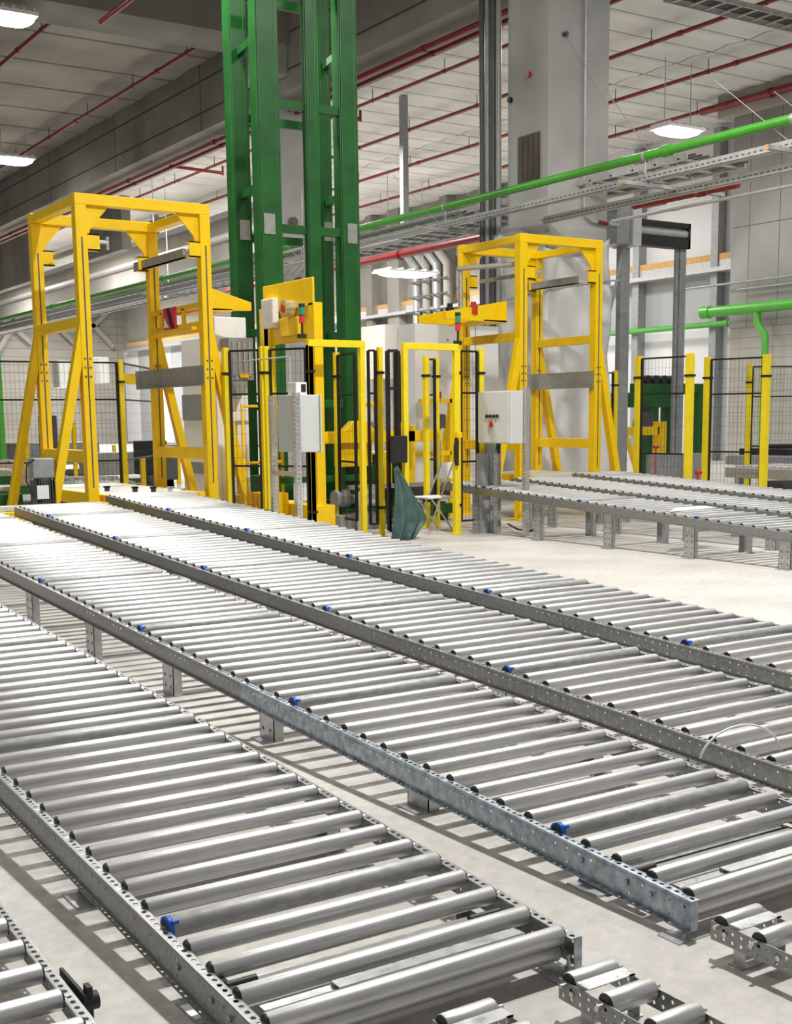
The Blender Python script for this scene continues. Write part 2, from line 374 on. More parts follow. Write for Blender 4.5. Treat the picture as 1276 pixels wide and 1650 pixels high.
pipe('red_wall_pipe', 'thick red pipe along the beige concrete beam at the upper right', 27.62, 10, 26.5, 10.0, 0.1, M['red_pipe'], None, 4.0, hang=False)
# green pipe
pipe('green_pipe', 'long bright green pipe crossing the hall in front of the pillar', 12.9, 8.5, 79, 5.06, 0.062, M['green_pipe'], None, 9.0, hang=False, n=14)
pipe('green_wall_pipe', 'slim green pipe along the white cladding wall behind roller door', 30.0, 24.5, 36.5, 4.25, 0.09, M['green_pipe'], None, 6, hang=False)
g = thing('green_riser_pipe', 'thick green pipe with downpipe on the shuttered concrete wall', 'pipe', (27.65, 24.5, 4.4))
part('main_pipe', M['green_pipe'], g, lambda m: (m.tube([(27.65, 26.1, 4.38), (27.65, 5, 4.38)], 0.15, 14), m.tube([(27.65, 26.3, 4.38), (27.65, 26.0, 4.38)], 0.18, 14), m.tube([(27.65, 22.1, 4.38), (27.65, 22.3, 4.38)], 0.18, 14)))
part('downpipe', M['green_pipe'], g, lambda m: m.tube([(27.65, 24.25, 4.3), (27.65, 24.25, 3.95), (27.65, 23.95, 3.6), (27.65, 23.95, 0.0)], 0.10, 10))
for z, r in ((5.15, 0.035), (4.95, 0.03)):
    tag(part('wall_conduit', M['steelgrey'], None, lambda m: m.tube([(27.85, 27.4 if z > 5 else 25.2, z), (27.85, 5, z)], r, 6)), 'thin %s grey conduit above thick green wall pipe' % ('upper' if z > 5 else 'lower'), 'conduit', 'wall conduits')

# ------------------------------------------------------------------ cable trays
def tray_rail(label, x, y0, y1, z, w=0.12, h=0.1, group='cable tray rails'):
    g = thing('cable_tray', label, 'cable tray', (x, y0, z), group)
    def f(m):
        m.box((x - w/2, y0, z), (x + w/2, y1, z + 0.006))
        m.box((x - w/2, y0, z), (x - w/2 + 0.006, y1, z + h)); m.box((x + w/2 - 0.006, y0, z), (x + w/2, y1, z + h))
    part('tray_body', M['tray'], g, f)
    def s(m):
        y = y0 + 0.2
        while y < min(y1, y0 + 14): m.box((x - w/2 - 0.003, y, z + h*0.4), (x - w/2 - 0.001, y + 0.05, z + h*0.55)); y += 0.1
    part('slot_row', M['darkgrey'], g, s)
    return g
tray_rail('upper galvanised cable tray rail crossing in front of the pillar', 12.95, 8.5, 79, 4.72)
tray_rail('lower galvanised cable tray rail above the roller door', 13.55, 8.5, 16.4, 4.58)
def ladder(label, x0, x1, y0, y1, z):
    g = thing('cable_ladder', label, 'cable ladder', (x0, y0, z), 'wide cable ladders')
    part('side_rail', M['tray'], g, lambda m: m.box((x0, y0, z), (x0 + 0.03, y1, z + 0.1)))
    part('side_rail', M['tray'], g, lambda m: m.box((x1 - 0.03, y0, z), (x1, y1, z + 0.1)))
    def rg(m):
        y = y0 + 0.15
        while y < y1: m.box((x0, y, z + 0.02), (x1, y + 0.04, z + 0.05)); y += 0.5
    part('rung', M['tray'], g, rg)['kind'] = 'stuff'
    def cb(m):
        for k in range(9):
            xx = x0 + 0.08 + k * (x1 - x0 - 0.16) / 8
            m.tube([(xx, y0 - 0.1, z + 0.07), (xx + 0.02, (y0 + y1)/2, z + 0.08), (xx, y1, z + 0.07)], 0.018, 6)
    part('cables', M['darkgrey'], g, cb)['kind'] = 'stuff'
    return g
ladder('wide cable ladder beyond the pillar below the green pipe', 13.1, 14.6, 18.2, 79, 4.9)
ladder('wide cable ladder with cables right of the pillar', 14.3, 15.6, 14.0, 24, 5.25)
LT = (19.899, 18.085, 9.400)
g = thing('cable_ladder', 'cable ladder in the top right corner under the lit ceiling', 'cable ladder', (LT[0], LT[1], 9.4), 'wide cable ladders')
for dy in (0.0, 0.62): part('side_rail', M['tray'], g, lambda m: m.box((LT[0] - 1.5, LT[1] + dy, 9.4), (27.7, LT[1] + dy + 0.03, 9.5)))
RG = part('rung', M['tray'], g, lambda m: m.box((LT[0] - 1.3, LT[1], 9.42), (LT[0] - 1.25, LT[1] + 0.64, 9.45)))
for k in range(1, 18):
    o = RG.copy(); C.objects.link(o); o.parent = g; o.location = (0.45 * k, 0, 0)
part('cables', M['darkgrey'], g, lambda m: [m.tube([(LT[0] - 1.4, LT[1] + 0.08 + k * 0.07, 9.48), (27.6, LT[1] + 0.08 + k * 0.07, 9.48)], 0.02, 6) for k in range(7)])
ARMS = [(12.42, 14.5, 13.4), (12.42, 14.5, 10.8), (12.3, 14.6, 18.3), (12.3, 14.6, 23.5), (12.3, 13.6, 31)]
AL = ['right of the pillar', 'at the right picture edge', 'just left of the pillar', 'beside the green mast', 'behind the green mast']
for (xa, xb, y), lb in zip(ARMS, AL):
    g = thing('tray_support', 'slotted galvanised support arm under trays %s' % lb, 'support arm', (xa, y, 4.66), 'tray support arms')
    part('channel', M['tray'], g, lambda m: (m.box((xa, y, 4.64), (xb, y + 0.05, 4.645)), m.box((xa, y, 4.64), (xb, y + 0.004, 4.70)), m.box((xa, y + 0.046, 4.64), (xb, y + 0.05, 4.70))))
    part('end_cap', M['orange'], g, lambda m: m.box((xa - 0.006, y - 0.002, 4.638), (xa, y + 0.052, 4.702)))
    for q in ((xa + 0.55, xa + 0.3), (xb - 0.4, xb - 0.62)): part('stay_rod', M['tray'], g, lambda m: m.tube([(q[0], y, 4.7), (q[1], y + 1.2, 5.75)], 0.0045, 5))
    part('pipe_clamp', M['tray'], g, lambda m: (m.tube([(12.9, y + 0.02, 4.70), (12.9, y + 0.02, 5.0)], 0.012, 6), m.tube([(12.9, y, 5.06), (12.9, y + 0.05, 5.06)], 0.072, 12)))
# suspended trunk on the left with its hangers
g = thing('suspended_trunk', 'long cream suspended trunking crossing behind the left yellow gantry', 'trunking', (22, 45, 8.6))
part('top_flange', M['steelgrey'], g, lambda m: m.box((21.6, 42, 9.18), (22.4, 79.5, 9.4)))
part('web', M['skirt'], g, lambda m: m.box((21.85, 42, 8.55), (22.15, 79.5, 9.18)))
part('bottom_flange', M['tray'], g, lambda m: m.box((21.5, 42, 8.4), (22.5, 79.5, 8.55)))
part('lower_band', M['wallgrey'], g, lambda m: m.box((21.9, 42, 7.6), (22.1, 79.5, 8.4)))
for (x, y, a, b2, lb) in ((20.0, 30.4, 6.6, ZC, 'between green mast and pillar'), (21.9, 53, 9.3, ZC, 'above the right half of the left gantry'), (21.9, 70, 9.3, ZC, 'inside the left gantry top')):
    tag(part('hanger_post', M['steelgrey'], None, lambda m: m.box((x - 0.09, y - 0.09, a), (x + 0.09, y + 0.09, b2))), 'vertical grey steel hanger post %s' % lb, 'post', 'steel hanger posts')
tag(part('grey_conduit', M['tray'], None, lambda m: m.tube([(12.4, 19, 4.55), (12.4, 79, 4.55)], 0.045, 8)), 'slim pale conduit running under the green pipe on the left', 'conduit')
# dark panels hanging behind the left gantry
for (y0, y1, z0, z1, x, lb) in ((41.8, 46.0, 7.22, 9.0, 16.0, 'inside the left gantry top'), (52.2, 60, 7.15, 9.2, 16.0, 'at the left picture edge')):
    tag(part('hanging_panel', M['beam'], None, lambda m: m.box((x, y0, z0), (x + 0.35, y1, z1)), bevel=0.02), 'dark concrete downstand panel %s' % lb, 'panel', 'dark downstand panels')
# hanging ladder ducts on side wall
g = thing('wall_duct', 'bundle of vertical grey ducts on the side wall right of the lamp', 'duct', (29.9, 43, 0))
for k in range(4):
    y = 42.3 + k * 0.75
    part('duct', M['steelgrey'] if k % 2 else M['wallgrey'], g, lambda m: m.tube([(29.9, y, 0.0), (29.9, y, 7.6), (29.9, y + 0.8, 8.3), (29.9, y + 1.4, 8.4)], 0.2, 8))
part('cage', M['darkgrey'], g, lambda m: [m.box((29.6, 42.0, z), (29.66, 45.0, z + 0.05)) for z in [0.6 * i + 1 for i in range(11)]])

# ------------------------------------------------------------------ things on the big pillar
g = thing('plastic_sheet', 'wrinkled translucent plastic sheet wrapped around the lower pillar', 'plastic sheet', (14.3, 16.4, 0))
def sheet(m):
    NZ, NP = 46, 44; H0 = 4.35
    path = []
    per = 1.5 + 1.345
    for i in range(NP + 1):
        u = i / NP * per
        if u < 1.5: p = Vector((13.63, 17.9 - u, 0)); nrm = Vector((-1, 0, 0))
        else: p = Vector((13.63 + (u - 1.5), 16.42, 0)); nrm = Vector((0, -1, 0))
        path.append((u, p, nrm))
    vs = []
    for j in range(NZ + 1):
        t = j / NZ
        for (u, p, nrm) in path:
            z = t * (H0 + 0.28 * math.sin(u * 2.1 + 0.6))
            w = 0.045 * math.sin(u * 4.2 + 2.6 * math.sin(z * 1.5)) + 0.03 * math.sin(z * 4.4 + u * 6.1) + 0.022 * math.sin(u * 13 - z * 3)
            w += 0.05 * max(0, math.sin((u * 0.9 + z * 0.75) * 3.0)) ** 6
            if p.x > 15.15: w -= 0
            q = p + nrm * (0.03 + 0.05 * (1 - t) + w * (0.5 + 0.8 * (1 - abs(2 * t - 1))))
            vs.append((q.x, q.y, z + 0.003))
    n = NP + 1
    m.add(vs, [(j*n+i, j*n+i+1, (j+1)*n+i+1, (j+1)*n+i) for j in range(NZ) for i in range(NP)], 0, True)
part('sheet', M['film'], g, sheet, solid=0.004)
part('tape_strip', M['tray'], g, lambda m: (m.bar((13.52, 16.34, 3.55), (15.15, 16.34, 3.75), 0.02, 0.03), m.bar((13.53, 17.6, 3.4), (13.53, 16.4, 3.55), 0.02, 0.03)))
g = thing('pillar_conduit', 'steel conduit with a bend running down the pillar front', 'conduit', (14.4, 16.45, 4.6))
part('pipe', M['tray'], g, lambda m: m.tube([(14.42, 16.44, 8.55), (14.42, 16.44, 4.95), (14.46, 16.44, 4.78), (14.6, 16.44, 4.7), (15.2, 16.44, 4.68)], 0.028, 8))
part('coupling', M['red_pipe'], g, lambda m: m.tube([(14.72, 16.44, 4.695), (14.95, 16.44, 4.68)], 0.034, 8))
tag(part('vent_panel', M['vent'], None, lambda m: (m.box((13.67, 16.72, 5.35), (13.695, 17.28, 6.1)), [m.box((13.655, 16.74 + k*0.135, 5.38), (13.67, 16.78 + k*0.135, 6.07)) for k in range(4)])), 'brown slatted vent panel on the side face of the large pillar', 'vent')
g = thing('cable_bundle', 'dark vertical cable conduits down the left edge of the large pillar', 'conduit', (13.6, 17.8, 0))
for k, (mm, r) in enumerate(((M['steelgrey'], 0.05), (M['darkgrey'], 0.06), (M['steelgrey'], 0.045), (M['darkgrey'], 0.05))):
    part('conduit', mm, g, lambda m: m.tube([(13.6 - 0.02 * k, 17.72 + 0.13 * k, 0), (13.6 - 0.02 * k, 17.72 + 0.13 * k, 8.6)], r, 8))
for (y, z, mt, lb) in ((17.0, 7.05, 'red', 'small red'), (17.5, 6.75, 'black', 'small black')):
    tag(part('anchor_plug', M[mt], None, lambda m: m.tube([(13.7, y, z), (13.64, y, z)], 0.045, 10)), '%s anchor plug on the side face of the pillar' % lb, 'plug', 'plugs in the pillar')
g = tag(part('pillar_bolt', M['darkgrey'], None, lambda m: m.tube([(14.0, 16.5, 7.6), (14.0, 16.42, 7.6)], 0.04, 8)), 'small bolt with wire on the pillar front', 'bolt')
tag(part('stay_wire', M['tray'], None, lambda m: m.tube([(14.0, 16.44, 7.6), (15.6, 15.9, 5.6)], 0.008, 5)), 'thin stay wire from the pillar bolt down to the tray', 'wire')
for (z, x) in ((5.95, 14.2), (4.6, 14.3)):
    tag(part('anchor_ring', M['vent'], None, lambda m: (m.tube([(x, 26.3, z), (x, 26.22, z)], 0.11, 12), m.tube([(x, 26.24, z), (x, 26.2, z)], 0.06, 12))), '%s dark round anchor ring on the pillar behind the green mast' % ('upper' if z > 5 else 'lower'), 'ring', 'anchor rings')

# ------------------------------------------------------------------ roller lanes
def zt(y): return -0.0017 + SL * y
def roller_mesh(L, r, name, mats, cap=0.005, inner=True):
    m = MB(); n = 20
    def ring(x, rr): return [(x, rr * math.cos(2*PI*k/n), rr * math.sin(2*PI*k/n)) for k in range(n)]
    prof = [(-L/2, r * 0.94), (-L/2 + 0.003, r), (L/2 - 0.003, r), (L/2, r * 0.94)]
    vs = [v for x, rr in prof for v in ring(x, rr)]; fs = []
    for i in range(3):
        for k in range(n): fs.append((i*n+k, i*n+(k+1)%n, (i+1)*n+(k+1)%n, (i+1)*n+k))
    m.add(vs, fs, 0, True)
    for sgn in (-1, 1):
        x = sgn * L/2
        # dished black bearing, then axle stub
        a = ring(x, r * 0.94); b = ring(x + sgn * cap, r * 0.84)
        m.add(a + b, [(k, (k+1)%n, n+(k+1)%n, n+k) for k in range(n)], 1, True)
        m.add(b, [tuple(range(n))], 1)
        m.tube([(x + sgn * cap, 0, 0), (x + sgn * 0.028, 0, 0)], 0.006, 6, 2)
    me_o = m.build(name, mats); me = me_o.data; bpy.data.objects.remove(me_o); return me
def cap_mesh(L, r):
    m = MB(); n = 20
    def ring(x, rr): return [(x, rr * math.cos(2*PI*k/n), rr * math.sin(2*PI*k/n)) for k in range(n)]
    x = -L/2 - 0.004
    A = [ring(x, r*0.7), ring(x - 0.002, r*1.01), ring(x + 0.014, r*1.02), ring(x + 0.014, r*1.003)]
    vs = [v for a in A for v in a]
    m.add(vs, [(i*n+k, i*n+(k+1)%n, (i+1)*n+(k+1)%n, (i+1)*n+k) for i in range(3) for k in range(n)], 0, True)
    m.tube([(x + 0.01, -r*0.74, r*0.66), (x + 0.028, -r*0.74, r*0.67)], 0.006, 6)
    o = m.build('end_cap', M['blue']); me = o.data; bpy.data.objects.remove(o); return me
RM = [M['roller'], M['axle'], M['bracket']]; BM = [M['brake'], M['axle'], M['bracket']]
LW = 0.925
RME = roller_mesh(LW - 0.065, 0.0255, 'roller', RM)
BME = roller_mesh(LW - 0.065, 0.031, 'roller', BM)
CME = cap_mesh(LW - 0.065, 0.031)

def perf_rows(m, fn, u0, u1, rows, cell, mi=0):
    """strip along u with rows of rectangular/octagonal holes; fn(u, v) -> point"""
    n = max(1, int(round((u1 - u0) / cell))); du = (u1 - u0) / n
    for (v0, v1, hw, hh) in rows:
        if not hw:
            m.quad(fn(u0, v0), fn(u1, v0), fn(u1, v1), fn(u0, v1), mi); continue
        vc = (v0 + v1) / 2
        for i in range(n):
            a = u0 + i * du; b = a + du; c = (a + b) / 2
            k = 0.42
            hp = [(c - hw/2, vc - hh/2*k), (c - hw/2*k, vc - hh/2), (c + hw/2*k, vc - hh/2), (c + hw/2, vc - hh/2*k),
                  (c + hw/2, vc + hh/2*k), (c + hw/2*k, vc + hh/2), (c - hw/2*k, vc + hh/2), (c - hw/2, vc + hh/2*k)]
            op = [(a, v0), (b, v0), (b, v1), (a, v1)]
            vs = [fn(*p) for p in hp + op]
            m.add(vs, [(8, 9, 2, 1), (9, 3, 2), (9, 10, 4, 3), (10, 5, 4), (10, 11, 6, 5), (11, 7, 6), (11, 8, 0, 7), (8, 1, 0)], mi)
RH = 0.086
def side_rail(parent, x, s, y0, y1, ydet, mats, joint=None, name='side_rail'):
    """x = outer web plane, s = +1 when the rollers lie to +X of it"""
    m = MB(); fl = 0.03; bf = 0.018
    ym = min(max(ydet, y0), y1)
    top = lambda u, v: (x + s * v, u, zt(u)); web = lambda u, v: (x, u, zt(u) - RH + v); bot = lambda u, v: (x - s * v, u, zt(u) - RH)
    lip = lambda u, v: (x + s * fl, u, zt(u) - v)
    if ym > y0:
        perf_rows(m, top, y0, ym, [(0, 0.008, 0, 0), (0.007, 0.024, 0.015, 0.013), (0.024, fl, 0, 0)], 0.0298)
        perf_rows(m, bot, y0, ym, [(0, 0.004, 0, 0), (0.004, 0.015, 0.015, 0.008), (0.015, bf, 0, 0)], 0.0298)
        perf_rows(m, web, y0, ym, [(0, 0.014, 0, 0), (0.014, 0.026, 0.008, 0.008), (0.026, 0.056, 0, 0), (0.056, 0.070, 0.009, 0.009), (0.070, RH, 0, 0)], 0.0561)
    if ym < y1:
        m.quad(top(ym, 0), top(y1, 0), top(y1, fl), top(ym, fl)); m.quad(bot(ym, 0), bot(y1, 0), bot(y1, bf), bot(ym, bf)); m.quad(web(ym, 0), web(y1, 0), web(y1, RH), web(ym, RH))
    m.quad(lip(y0, 0), lip(y1, 0), lip(y1, 0.008), lip(y0, 0.008))
    if joint: m.box((x - s*0.002, joint - 0.006, zt(joint) - RH), (x - s*0.006, joint + 0.006, zt(joint)))
    o = m.build(name, mats, parent, weld=True, solid=0.0025)
    return o
def lane(x0, y0, y1, label, leg_ys, ydet=6.5, matL='rail', first=2.955, near_end=True, extra_first=(2.82, 2.68, 2.53, 2.385), blue_split=None, brakes=True):
    x1 = x0 + LW
    g = thing('roller_conveyor', label, 'conveyor', (x0, y0, 0), 'galvanised gravity roller lanes')
    if blue_split:
        side_rail(g, x0, 1, y0, blue_split, ydet, M['rail_blue']); side_rail(g, x0, 1, blue_split, y1, ydet, M['rail'])
    else: side_rail(g, x0, 1, y0, y1, ydet, M[matL])
    side_rail(g, x1, -1, y0, y1, ydet, M['rail'])
    ys = [(y, False) for y in extra_first] if near_end else []
    k = 0; y = first
    while y < y1 - 0.03:
        if y > y0 + 0.03: ys.append((y, k % 12 == 0 and brakes))
        y += 0.1492; k += 1
    xc = (x0 + x1) / 2
    for (y, br) in ys:
        o = bpy.data.objects.new('roller', BME if br else RME); C.objects.link(o); o.parent = g
        o.location = Vector((xc, y, zt(y) - (0.004 if not br else 0.002))) - Vector(g.location)
        o.rotation_euler = (random.uniform(0, 6.28), 0, random.uniform(-0.0012, 0.0012))
        if br:
            o['label'] = 'thicker scuffed brake roller with blue end cap'
            o.rotation_euler = (0, 0, 0)
            c = bpy.data.objects.new('end_cap', CME); C.objects.link(c); c.parent = o; c['label'] = 'blue plastic end cap'
    for y in leg_ys:
        zb = zt(y) - RH
        def lg(m, xx, s):
            w = 0.14
            m.box((xx, y - w/2, 0), (xx + s * 0.004, y + w/2, zb)); m.box((xx, y - w/2, 0), (xx + s * 0.05, y - w/2 + 0.004, zb)); m.box((xx, y + w/2 - 0.004, 0), (xx + s * 0.05, y + w/2, zb))
            m.box((xx - s * 0.05, y - w/2, 0.0), (xx, y + w/2, 0.006))
        def holes(m, xx, s):
            z = 0.05
            while z < zb - 0.05:
                for dy in (-0.035, 0.035): m.tube([(xx - s * 0.0015, y + dy, z), (xx - s * 0.0005, y + dy, z)], 0.009, 8)
                z += 0.06
        for xx, s in ((x0 + 0.03, 1), (x1 - 0.03, -1)):
            l = part('leg', M['plate'], g, lambda m: lg(m, xx, s))
            if zb > 0.12: part('hole_pattern', M['darkgrey'], l, lambda m: holes(m, xx, s))
        if zb > 0.02:
            part('cross_member', M['plate'], g, lambda m: (m.box((x0 + 0.035, y - 0.03, zb - min(0.06, zb*0.6)), (x1 - 0.035, y - 0.027, zb)), m.box((x0 + 0.035, y - 0.03, zb - 0.003), (x1 - 0.035, y + 0.03, zb))))
        else:
            part('cross_member', M['plate'], g, lambda m: m.box((x0 + 0.035, y - 0.03, zb), (x1 - 0.035, y + 0.03, zb + 0.003)))
    if near_end:
        # end stop: second roller below the last, separator bars and a levelling foot
        o = bpy.data.objects.new('lower_roller', RME); C.objects.link(o); o.parent = g; o.location = Vector((xc, 2.40, zt(2.4) - 0.055)) - Vector(g.location)
        part('separator_bar', M['bracket'], g, lambda m: (m.box((x0 + 0.06, 2.445, zt(2.45) - 0.012), (x1 - 0.10, 2.475, zt(2.45) - 0.008)), m.box((x0 + 0.25, 2.428, zt(2.45) + 0.001), (x1 - 0.12, 2.472, zt(2.45) + 0.004)), m.box((x0 + 0.25, 2.470, zt(2.45) - 0.03), (x1 - 0.12, 2.472, zt(2.45) + 0.004))))
        part('separator_plate', M['guard'], g, lambda m: (m.box((x0 + 0.12, 2.575, zt(2.6) - 0.034), (x1 - 0.16, 2.645, zt(2.6) - 0.030)), m.box((x0 + 0.12, 2.575, zt(2.6) - 0.06), (x1 - 0.16, 2.578, zt(2.6) - 0.030))))
        part('pivot_link', M['rubber'], g, lambda m: (m.box((x0 + 0.035, 2.56, zt(2.6) - 0.03), (x0 + 0.055, 2.66, zt(2.6) - 0.012)), m.tube([(x0 + 0.04, 2.61, zt(2.6) - 0.015), (x0 + 0.12, 2.61, zt(2.6) - 0.015)], 0.012, 8)))
        part('pivot_link', M['rubber'], g, lambda m: m.tube([(x1 - 0.16, 2.61, zt(2.6) - 0.02), (x1 - 0.06, 2.61, zt(2.6) - 0.02)], 0.012, 8))
        part('marker_tag', M['blue'], g, lambda m: m.box((x0 + 0.12, 2.585, zt(2.6) - 0.028), (x0 + 0.126, 2.635, zt(2.6) - 0.018)))
        def foot(m, xx):
            m.tube([(xx, 2.37, 0.0), (xx, 2.37, zt(2.37) - RH + 0.03)], 0.007, 8)
            m.box((xx - 0.075, 2.325, 0), (xx + 0.045, 2.41, 0.005)); m.tube([(xx, 2.37, 0.004), (xx, 2.37, 0.014)], 0.013, 6)
            m.tube([(xx - 0.03, 2.35, 0), (xx - 0.03, 2.35, 0.016)], 0.006, 6)
        for xx in (x0 + 0.012, x1 - 0.012): part('levelling_foot', M['bracket'], g, lambda m: foot(m, xx))
        part('end_plate', M['rail_blue'], g, lambda m: m.box((x0 - 0.004, y0 - 0.002, zt(y0) - RH), (x0 + 0.022, y0 + 0.001, zt(y0) + 0.002)))
        part('end_plate', M['rail_blue'], g, lambda m: m.box((x1 + 0.004, y0 - 0.002, zt(y0) - RH), (x1 - 0.022, y0 + 0.001, zt(y0) + 0.002)))
        for yy in (2.5, 2.60, 2.80): part('bolt', M['rail_blue'], g, lambda m: m.tube([(x0 - 0.007, yy, zt(yy) - 0.035), (x0, yy, zt(yy) - 0.035)], 0.009, 6))
    return g
LY = [2.75 + 1.22 * k for k in range(9)]
LF = [3.60, 4.82, 6.04, 7.26, 8.48, 9.7, 10.92, 12.14]
lane(-0.075, 2.0, 5.2, 'roller lane in the bottom left corner with slotted side rail', [2.7, 3.6, 4.8], 5, near_end=False, extra_first=(), first=2.14, brakes=False)
lane(1.14, 2.34, 9.3, 'wide roller lane in the front left running off the left edge', [2.72] + LF[:5], 7.5)
lane(2.475, 2.34, 12.9, 'roller lane with a bluish near rail ending at a foot plate on the right', [2.78, 3.76, 5.0, 6.15, 7.37, 8.6, 9.8, 11.0, 12.2], 7.5, blue_split=5.2)
lane(3.66, 2.34, 12.9, 'roller lane beneath the white hoop, ending before the left gantry post', LF, 6)
lane(4.885, 2.34, 13.6, 'roller lane beside the open floor leading up into the left gantry', LF + [13.3], 6, near_end=True)
LR = [7.8 + 1.22 * k for k in range(5)]
lane(9.34, 6.3, 13.4, 'raised roller lane with visible legs, nearest to the open floor on the right', [6.58] + LR, 0, near_end=False, first=5.35)
lane(10.57, 6.3, 13.5, 'middle of the three raised roller lanes on the right', [6.58] + LR, 0, near_end=False, first=5.35, brakes=False)
lane(11.88, 6.3, 13.75, 'raised roller lane beside the yellow fence posts on the right', [6.58] + LR, 0, near_end=False, first=5.35, brakes=False)

# loose things on and next to the lanes
tag(part('white_hoop', M['white'], None, lambda m: m.tube([(3.43 + 0.27 * (1 - math.cos(PI * i / 20)) / 1.0 * 0.62, 3.22 - 0.1 * i / 20, zt(3.2) + 0.02 + 0.115 * math.sin(PI * i / 20)) for i in range(21)], 0.0045, 8)), 'thin white plastic strap hoop arching over a roller lane', 'strap')
tag(part('paper_sheet', M['white'], None, lambda m: m.prism([(9.42, 9.35, zt(9.35) + 0.024), (10.2, 9.42, zt(9.42) + 0.024), (10.2, 9.62, zt(9.62) + 0.024), (9.75, 9.6, zt(9.6) + 0.024)], (0, 0, 0.004))), 'white paper strip lying across the nearest raised roller lane', 'paper')
g = thing('pallet_stop', 'black lever stop on the outside of the bottom left lane rail', 'lever', (0.87, 2.75, 0.1))
part('plate', M['rubber'], g, lambda m: m.box((0.862, 2.70, zt(2.8) - 0.06), (0.870, 2.88, zt(2.8) + 0.004)))
part('lever', M['rubber'], g, lambda m: (m.tube([(0.866, 2.72, zt(2.75) - 0.02), (0.90, 2.72, zt(2.75) - 0.02)], 0.022, 12), m.box((0.872, 2.705, zt(2.75) - 0.06), (0.885, 2.735, zt(2.75) + 0.02))))

# narrow roller tracks ahead of the lanes
def track(x0, x1, ya, yb, label):
    g = thing('narrow_roller_track', label, 'roller track', (x0, yb, 0), 'narrow roller tracks in front of the lanes')
    z1 = 0.098; z0 = 0.045
    for x in (x0, x1):
        m = MB()
        perf_rows(m, lambda u, v: (x, u, z0 + v), yb, ya, [(0, 0.006, 0, 0), (0.006, 0.022, 0.010, 0.010), (0.022, 0.03, 0, 0), (0.03, 0.046, 0.010, 0.010), (0.046, z1 - z0, 0, 0)], 0.030)
        m.build('side_rail', M['rail'], g, weld=True, solid=0.003)
    L = x1 - x0 - 0.012
    me = roller_mesh(L, 0.028, 'roller', RM, 0.003)
    ys = [ya - 0.03, ya - 0.16, ya - 0.31, ya - 0.46, ya - 0.61, ya - 0.76]
    for y in ys:
        if y < yb + 0.03: continue
        o = bpy.data.objects.new('roller', me); C.objects.link(o); o.parent = g; o.location = Vector(((x0 + x1)/2, y, 0.092)) - Vector(g.location)
    part('guide_plate', M['bracket'], g, lambda m: (m.box((x0 + 0.003, ya - 0.105, 0.105), (x1 - 0.003, ya - 0.06, 0.108)), m.box((x1 - 0.022, ya - 0.105, 0.06), (x1 - 0.004, ya - 0.10, 0.108))))
    for y in (ya - 0.12, ya - 0.5, yb + 0.05): part('foot', M['plate'], g, lambda m: (m.box((x0, y, 0), (x0 + 0.003, y + 0.04, z0 + 0.005)), m.box((x1 - 0.003, y, 0), (x1, y + 0.04, z0 + 0.005)), m.box((x0 - 0.01, y, 0), (x1 + 0.01, y + 0.05, 0.004))))
    for k in range(3):
        part('bolt', M['bracket'], g, lambda m: [m.tube([(x0 - 0.006, ya - 0.05 - k * 0.09 - d, 0.075), (x0, ya - 0.05 - k * 0.09 - d, 0.075)], 0.0075, 8) for d in (0, 0.28)])
    return g
track(1.875, 2.03, 2.20, 1.2, 'narrow roller track just in front of the wide lane end at the bottom')
track(2.44, 2.60, 2.235, 1.4, 'narrow roller track at the right edge beyond the foot plate')
track(1.50, 1.655, 2.20, 1.3, 'narrow roller track at the bottom edge under the last roller')

